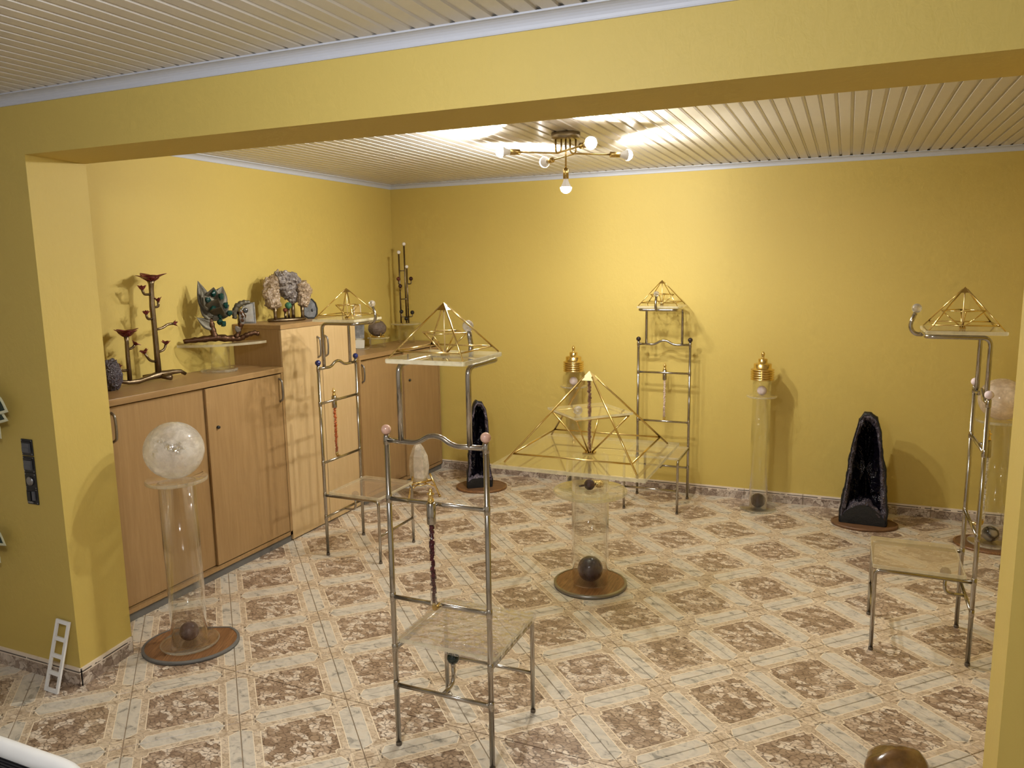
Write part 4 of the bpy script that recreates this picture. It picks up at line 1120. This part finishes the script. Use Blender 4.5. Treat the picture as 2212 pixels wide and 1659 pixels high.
aa = math.atan2(0.893, 0.45)
t = thing('crystal_arch', 'rough quartz crystal arch on bronze legs above an oval bronze ring', 'crystal', (-2.53, 4.20, ZT1), aa)
rg = MB().tube([(0.30 * math.cos(2 * PI * k / 36), 0.13 * math.sin(2 * PI * k / 36), 0.026) for k in range(37)], 0.026, 10, cap=False)
rg.build('base_ring', 'bronze', t)
for x, y, zt in ((-0.225, -0.08, 0.24), (0.155, 0.10, 0.28), (0.245, -0.06, 0.24)):
    MB().tube([(x, y, 0.03), (x, y, 0.1), (x, y, 0.16), (x, y, zt)], 0.03, 12, radii=[0.032, 0.026, 0.03, 0.032]).build('leg', 'bronze', t)
def rock(path, radii, seed, sy=0.8, amp=0.35, seg=18, n=7):
    P, R = [], []
    for i in range(len(path) - 1):
        for k in range(n):
            u = k / n; P.append(Vector(path[i]).lerp(Vector(path[i + 1]), u)); R.append(radii[i] * (1 - u) + radii[i + 1] * u)
    P.append(Vector(path[-1])); R.append(radii[-1] * 0.3); R[0] *= 0.3
    mb = MB().tube(P, 0.1, seg, radii=R)
    cen = [P[min(i // seg, len(P) - 1)] for i in range(len(mb.v))]
    for i, v in enumerate(mb.v):
        c = cen[i]; d = v - c
        q = 1 + amp * noise.noise(v * 9 + Vector((seed, 0, 0))) + amp * 0.75 * noise.noise(v * 27) + amp * 0.5 * noise.noise(v * 60)
        mb.v[i] = c + Vector((d.x * q, d.y * q * sy, d.z * q))
    mb.sm = [False] * len(mb.sm)
    return mb
rock([(-0.215, -0.06, 0.20), (-0.25, -0.04, 0.42), (-0.23, 0, 0.60), (-0.12, 0, 0.70)], [0.10, 0.13, 0.13, 0.10], 1).build('crystal_pillar', 'druse', t)
rock([(-0.16, 0, 0.66), (-0.02, 0, 0.68), (0.12, 0, 0.66), (0.26, 0, 0.58)], [0.13, 0.14, 0.12, 0.09], 5).build('crystal_lintel', 'druse_violet', t)
rock([(0.26, -0.02, 0.64), (0.32, -0.02, 0.48), (0.29, -0.03, 0.34), (0.25, -0.05, 0.22)], [0.10, 0.11, 0.10, 0.07], 9).build('crystal_pillar', 'druse', t)
rock([(0.02, 0.03, 0.66), (0.05, 0.04, 0.50), (0.14, 0.07, 0.40), (0.155, 0.09, 0.27)], [0.13, 0.13, 0.10, 0.05], 13).build('crystal_core', 'druse_violet', t)
MB().leaf((-0.16, 0, 0.66), (0.35, 0, 1), (0, -1, 0), 0.19, 0.09, 0.05, 0.2, thick=0.03).build('crystal_horn', 'druse', t)
for x, y, z, r, m in ((0.022, -0.03, 0.25, 0.056, 'green_ball'), (-0.045, -0.05, 0.18, 0.036, 'brown_ball')):
    p = MB().tube([(x, y, 0.03), (x, y, z - r * 0.9)], 0.02, 12).build('ball_post', 'bronze', t)
    MB().sphere((x, y, z), r, 24, 14).build('stone_ball', m, p)
MB().tube([(-0.05, -0.12, 0.026), (-0.045, -0.05, 0.03), (0.022, -0.03, 0.03), (0.05, 0.12, 0.026)], 0.02, 10).build('base_bar', 'bronze', t)

# ------------------------------------------------------------------ on the corner sideboard
ZS2 = 2.71
ra = math.atan2(0.397, 0.918)
t = thing('acrylic_riser', 'low round clear acrylic riser under the brown crystal geode ball', 'stand', (-2.50, 6.76, ZS2), ra)
MB().lathe([(0.142, 0.0), (0.158, 0.0), (0.158, 0.17), (0.142, 0.17), (0.142, 0.0)], seg=36, cap=False).build('tube', 'acrylic', t)
MB().lathe([(0.0, 0.17), (0.21, 0.17), (0.215, 0.178), (0.21, 0.195), (0.0, 0.195)], (0.02, 0, 0), seg=48, cap=False, rim=1).build('disc', ['acrylic_plate', 'acrylic_rim'], t)
t = thing('gold_ring_stand', 'thin gold ring stand with curled feet under the brown crystal ball', 'stand', (-2.50, 6.76, ZS2 + 0.195), ra)
MB().tube([(0.135 * math.cos(2 * PI * k / 28), 0.135 * math.sin(2 * PI * k / 28), 0.014) for k in range(29)], 0.014, 8, cap=False).build('ring', 'gold', t)
for k in range(4):
    a = 2 * PI * k / 4 + 0.6
    MB().tube(arc_path([(0.12 * math.cos(a), 0.12 * math.sin(a), 0.02), (0.15 * math.cos(a), 0.15 * math.sin(a), 0.05), (0.15 * math.cos(a), 0.15 * math.sin(a), 0.09)], 0.03), 0.008, 8).build('prong', 'gold', t)
o = MB().sphere((0, 0, 0), 0.168, 30, 20, 0, 1.05, 1.0, 0.92, lambda d: 1 + 0.05 * noise.noise(d * 2.5) + 0.035 * noise.noise(d * 14), False).build('geode_ball', 'brown_crystal')
at(o, (-2.50, 6.76, ZS2 + 0.215 + 0.152), ra); tag(o, 'rough brown crystal geode ball on the gold ring stand', 'mineral')

CX, CY = -2.42, 7.72
t = thing('acrylic_stand', 'clear acrylic stand with a round top in the corner under the branched pipes', 'stand', (CX, CY, ZS2), ra)
MB().lathe([(0.155, 0.0), (0.17, 0.0), (0.17, 0.37), (0.155, 0.37), (0.155, 0.0)], (-0.015, 0, 0), seg=36, cap=False).build('tube', 'acrylic', t)
MB().lathe([(0.0, 0.37), (0.30, 0.37), (0.31, 0.38), (0.30, 0.40), (0.0, 0.40)], (-0.012, 0, 0), seg=48, cap=False, rim=1).build('disc', ['acrylic_plate', 'acrylic_rim'], t)
t = thing('pipe_sculpture', 'upright pipe sculpture with clear, red and black stone balls in the corner', 'sculpture', (CX, CY, ZS2 + 0.40), ra)
Z0 = 0.40
for x, y, zt, r in ((0.0, 0.02, 1.955, 0.036), (-0.108, 0.0, 1.79, 0.038), (0.047, -0.03, 1.505, 0.034)):
    p = MB().tube([(x, y, 0.0), (x, y, zt - Z0)], 0.0165, 12).build('pipe', 'bronze', t)
    MB().sphere((x, y, zt - Z0 + r * 0.8), r, 20, 12).build('clear_ball', 'bead_white', p)
for a, b, z in (((-0.108, 0.0), (0.0, 0.02), 1.452), ((-0.108, 0.0), (0.047, -0.03), 0.883)):
    MB().tube([(a[0], a[1], z - Z0), (b[0], b[1], z - Z0)], 0.011, 10).build('cross_pipe', 'bronze', t)
for pts, m in (([(-0.108, 0, 1.19), (-0.128, -0.03, 1.19), (-0.128, -0.035, 1.27)], 'brown_ball'), ([(0.047, -0.03, 1.19), (0.126, -0.04, 1.185), (0.126, -0.04, 1.27)], 'garnet'),
               ([(-0.108, 0, 1.05), (-0.092, -0.05, 1.05), (-0.092, -0.06, 1.125)], 'garnet'), ([(-0.02, -0.03, 0.525), (-0.093, -0.03, 0.525), (-0.093, -0.03, 0.61)], 'black_ball'),
               ([(0.03, -0.03, 0.525), (0.13, -0.03, 0.525), (0.13, -0.03, 0.59)], 'black_ball'), ([(0.013, -0.03, 0.525), (0.013, -0.09, 0.50), (0.013, -0.10, 0.47)], 'black_ball')):
    pts = [(x, y, z - Z0) for x, y, z in pts]
    p = MB().tube(arc_path(pts, 0.03), 0.011, 10).build('side_arm', 'bronze', t)
    e = Vector(pts[-1])
    MB().sphere(e + Vector((0, 0, 0.022)), 0.042, 22, 12).build('stone_ball', m, p)
MB().tube([(-0.02, -0.03, 0.125), (0.03, -0.03, 0.125)], 0.012, 10).build('arm_hub', 'bronze', t)

t = thing('leaflet_holder', 'clear leaflet holder with printed cards on the corner sideboard', 'leaflet holder', (-2.70, 6.40, ZS2), ra - 0.1)
MB().prism([(-0.13, -0.11), (0.19, -0.13), (0.19, 0.09), (-0.13, 0.09)], 0, 0.012, 0, 1).build('base_plate', ['acrylic_plate', 'acrylic_edge'], t)
def sheet(mb, x0, x1, z0, z1, y0, y1, th=0.008):
    v = [mb.vert(p) for p in ((x0, y0, z0), (x1, y0, z0), (x1, y1, z1), (x0, y1, z1), (x0, y0 + th, z0), (x1, y0 + th, z0), (x1, y1 + th, z1), (x0, y1 + th, z1))]
    for q in ((0, 1, 2, 3), (5, 4, 7, 6), (0, 4, 5, 1), (1, 5, 6, 2), (2, 6, 7, 3), (3, 7, 4, 0)): mb.face([v[i] for i in q])
    return mb
sheet(MB(), -0.12, 0.13, 0.012, 0.50, -0.04, 0.05).build('back_panel', 'acrylic_plate', t)
sheet(MB(), -0.115, 0.12, 0.20, 0.49, -0.012, 0.04).build('printed_card', 'agate_grey', t)
sheet(MB(), -0.10, 0.15, 0.012, 0.19, -0.10, -0.05).build('front_panel', 'acrylic_plate', t)
sheet(MB(), -0.09, 0.14, 0.02, 0.17, -0.09, -0.055).build('printed_card', 'paper', t)
t = thing('card', 'white card leaning on the wall behind the leaflet holder', 'card', (-2.88, 6.72, ZS2), 1.35)
sheet(MB(), -0.09, 0.10, 0.0, 0.82, 0.0, 0.05).build('sheet', 'paper', t)
sheet(MB(), -0.07, 0.08, 0.60, 0.80, 0.03, 0.043).build('print', 'pale_gold', t)
t = thing('bead_figure', 'small figure of copper beads on the corner sideboard by the tall cabinet', 'figure', (-2.55, 5.98, ZS2), 0.0)
MB().sphere((0, 0, 0.035), 0.04, 18, 12, 0, 1.3, 1, 0.85).build('bead', 'pale_rose', t)
MB().tube([(0.05 * math.cos(2 * PI * k / 16), 0.05 * math.sin(2 * PI * k / 16), 0.085) for k in range(17)], 0.014, 8, cap=False).build('gold_loop', 'gold', t)
MB().tube([(-0.01, 0, 0.06), (0.0, 0, 0.2)], 0.014, 8).build('stem', 'bronze', t)
MB().sphere((0.0, 0, 0.155), 0.035, 14, 10, 0, 1.2, 1, 0.8).build('bead', 'brown_ball', t)
MB().sphere((0.0, 0, 0.215), 0.04, 14, 10, 0, 1.1, 1, 0.8).build('bead', 'dark_ball', t)

# ------------------------------------------------------------------ on and by the left front wall
wy = YP0
specs = [('wall socket insert with clamped metal plate, topmost of four on the dim wall', 2.50, 0), ('wall socket insert with clamped metal plate, second of four on the dim wall', 2.322, 0),
         ('wall socket insert with a pale round hub, third of four on the dim wall', 2.15, 1), ('wall socket insert with an open terminal, lowest of four on the dim wall', 1.99, 2)]
for lb, z, kind in specs:
    t = thing('socket_insert', lb, 'wall socket', (-1.722, wy, z), 0.0, 'open wall socket inserts')
    MB().bevel_box(-0.084, 0.084, -0.012, -0.0005, -0.084, 0.084, 0.004, 1, 0, None, 0.002).build('mounting_plate', 'black_plastic', t)
    if kind == 0:
        MB().box(-0.052, 0.052, -0.03, -0.012, -0.05, 0.045).build('clamp_plate', 'socket_grey', t)
        MB().box(-0.05, 0.05, -0.034, -0.03, -0.04, 0.0).build('rocker', 'socket_grey', t)
        MB().box(-0.06, 0.06, -0.02, -0.012, 0.052, 0.064).build('terminal_bar', 'black_plastic', t)
    elif kind == 1:
        MB().lathe([(0.0, 0.034), (0.03, 0.034), (0.046, 0.026), (0.05, 0.012), (0.0, 0.012)], (0, 0, 0.0), (0, -1, 0), 20, cap=False).build('hub', 'socket_metal', t)
    else:
        MB().box(-0.06, -0.005, -0.028, -0.012, -0.045, 0.05).build('terminal', 'black_plastic', t)
        MB().box(0.01, 0.05, -0.024, -0.012, -0.04, 0.055).build('contact_plate', 'socket_grey', t)
        MB().box(-0.05, 0.02, -0.026, -0.012, -0.07, -0.052).build('contact_strip', 'socket_metal', t)
    for sx in (-1, 1):
        for sz in (-1, 1):
            MB().lathe([(0.0, 0.015), (0.007, 0.015), (0.007, 0.012), (0.0, 0.012)], (sx * 0.07, 0, sz * 0.07), (0, -1, 0), 8, cap=False).build('screw', 'socket_metal', t)

# white four-gang frame leaning against the wall
t0 = MB()
FW, FL, FT = 0.196, 0.725, 0.022
n4 = 4; hole = 0.134; pitch = 0.172
zs = [0.0]
for k in range(n4):
    c = FL / 2 + (k - 1.5) * pitch; zs += [c - hole / 2, c + hole / 2]
zs.append(FL)
xs = [-FW / 2, -hole / 2, hole / 2, FW / 2]
for i in range(len(zs) - 1):
    if i % 2 == 0: t0.box(xs[0], xs[3], 0, FT, zs[i], zs[i + 1])
    else: t0.box(xs[0], xs[1], 0, FT, zs[i], zs[i + 1]); t0.box(xs[2], xs[3], 0, FT, zs[i], zs[i + 1])
o = t0.build('socket_cover', 'white_plastic')
at(o, (-1.475, -1.035, 0.004), 0.0)
o.rotation_euler = (-0.262, 0.045, 0.0)
tag(o, 'white plastic four-gang socket frame leaning against the dim wall', 'socket frame')

# ivy hanging in from the left
def ivy(label, loc, leaves):
    t = thing('ivy_sprig', label, 'plant', loc)
    MB().tube(jag([(-0.32, 0.03, 0.42), (-0.26, 0.0, 0.25), (-0.2, -0.02, 0.1), (-0.22, -0.02, -0.1), (-0.26, 0, -0.3)], 0.01), 0.008, 8).build('stem', 'ivy_green', t)
    for (x, z, ang, L, W) in leaves:
        d = Vector((math.cos(ang), -0.18, math.sin(ang)))
        MB().tube([(-0.21, -0.015, z * 0.5), (x, -0.03, z)], 0.005, 6).build('leaf_stalk', 'ivy_green', t)
        lf = MB().leaf((x, -0.03, z), d, (0, -1, 0.15), L, W, -0.1, 0.12, 8).build('leaf', 'ivy_cream', t)
        MB().leaf(Vector((x, -0.034, z)) + d.normalized() * L * 0.02, d, (0, -1, 0.15), L * 0.8, W * 0.72, -0.1, 0.12, 8, thick=0.004).build('leaf_centre', 'ivy_green', lf)
ivy('trailing ivy sprig with cream-edged leaves above the wall sockets', (-1.92, wy - 0.06, 2.83), [(-0.12, 0.14, -0.35, 0.26, 0.20), (-0.16, 0.03, -0.25, 0.28, 0.17), (-0.16, -0.08, -0.9, 0.20, 0.16), (-0.2, 0.2, 0.6, 0.2, 0.17), (-0.26, -0.12, -2.6, 0.22, 0.17)])
ivy('trailing ivy sprig with cream-edged leaves lower down the dim wall', (-2.16, wy - 0.06, 1.45), [(-0.14, 0.12, -0.5, 0.25, 0.16), (-0.2, 0.0, -0.9, 0.26, 0.18), (-0.26, 0.16, 2.4, 0.2, 0.16)])

# low table with white rounded rim and ribbed black top at the lower left
t = thing('rimmed_table', 'low table with a thick white rounded rim and ribbed black top', 'table', (0.35, -3.55, 0))
def rrect(hx, hy, r, n=8):
    p = []
    for cx, cy, a0 in ((hx - r, hy - r, 0), (-hx + r, hy - r, PI / 2), (-hx + r, -hy + r, PI), (hx - r, -hy + r, 1.5 * PI)):
        for i in range(n + 1):
            a = a0 + PI / 2 * i / n; p.append((cx + r * math.cos(a), cy + r * math.sin(a)))
    return p
rim = rrect(1.45, 0.69, 0.5, 10); rim.append(rim[0])
MB().tube([(x, y, 1.095) for x, y in rim], 0.066, 14, cap=False).build('rim', 'white_plastic', t)
MB().prism(rrect(1.44, 0.68, 0.49, 10), 1.02, 1.085).build('top', 'black_weave', t)
ribs = MB()
for k in range(60):
    y = -0.62 + k * 0.021
    hx = 1.40 - (0.0 if abs(y) < 0.19 else 0.5 - math.sqrt(max(0, 0.25 - (abs(y) - 0.19) ** 2)))
    ribs.box(-hx, hx, y, y + 0.012, 1.085, 1.097)
ribs.build('ribbing', 'black_weave', t)['kind'] = 'stuff'
for sx in (-1, 1):
    for sy in (-1, 1):
        MB().tube([(sx * 1.1, sy * 0.42, 0.0), (sx * 1.05, sy * 0.4, 1.03)], 0.04, 12).build('leg', 'white_plastic', t)
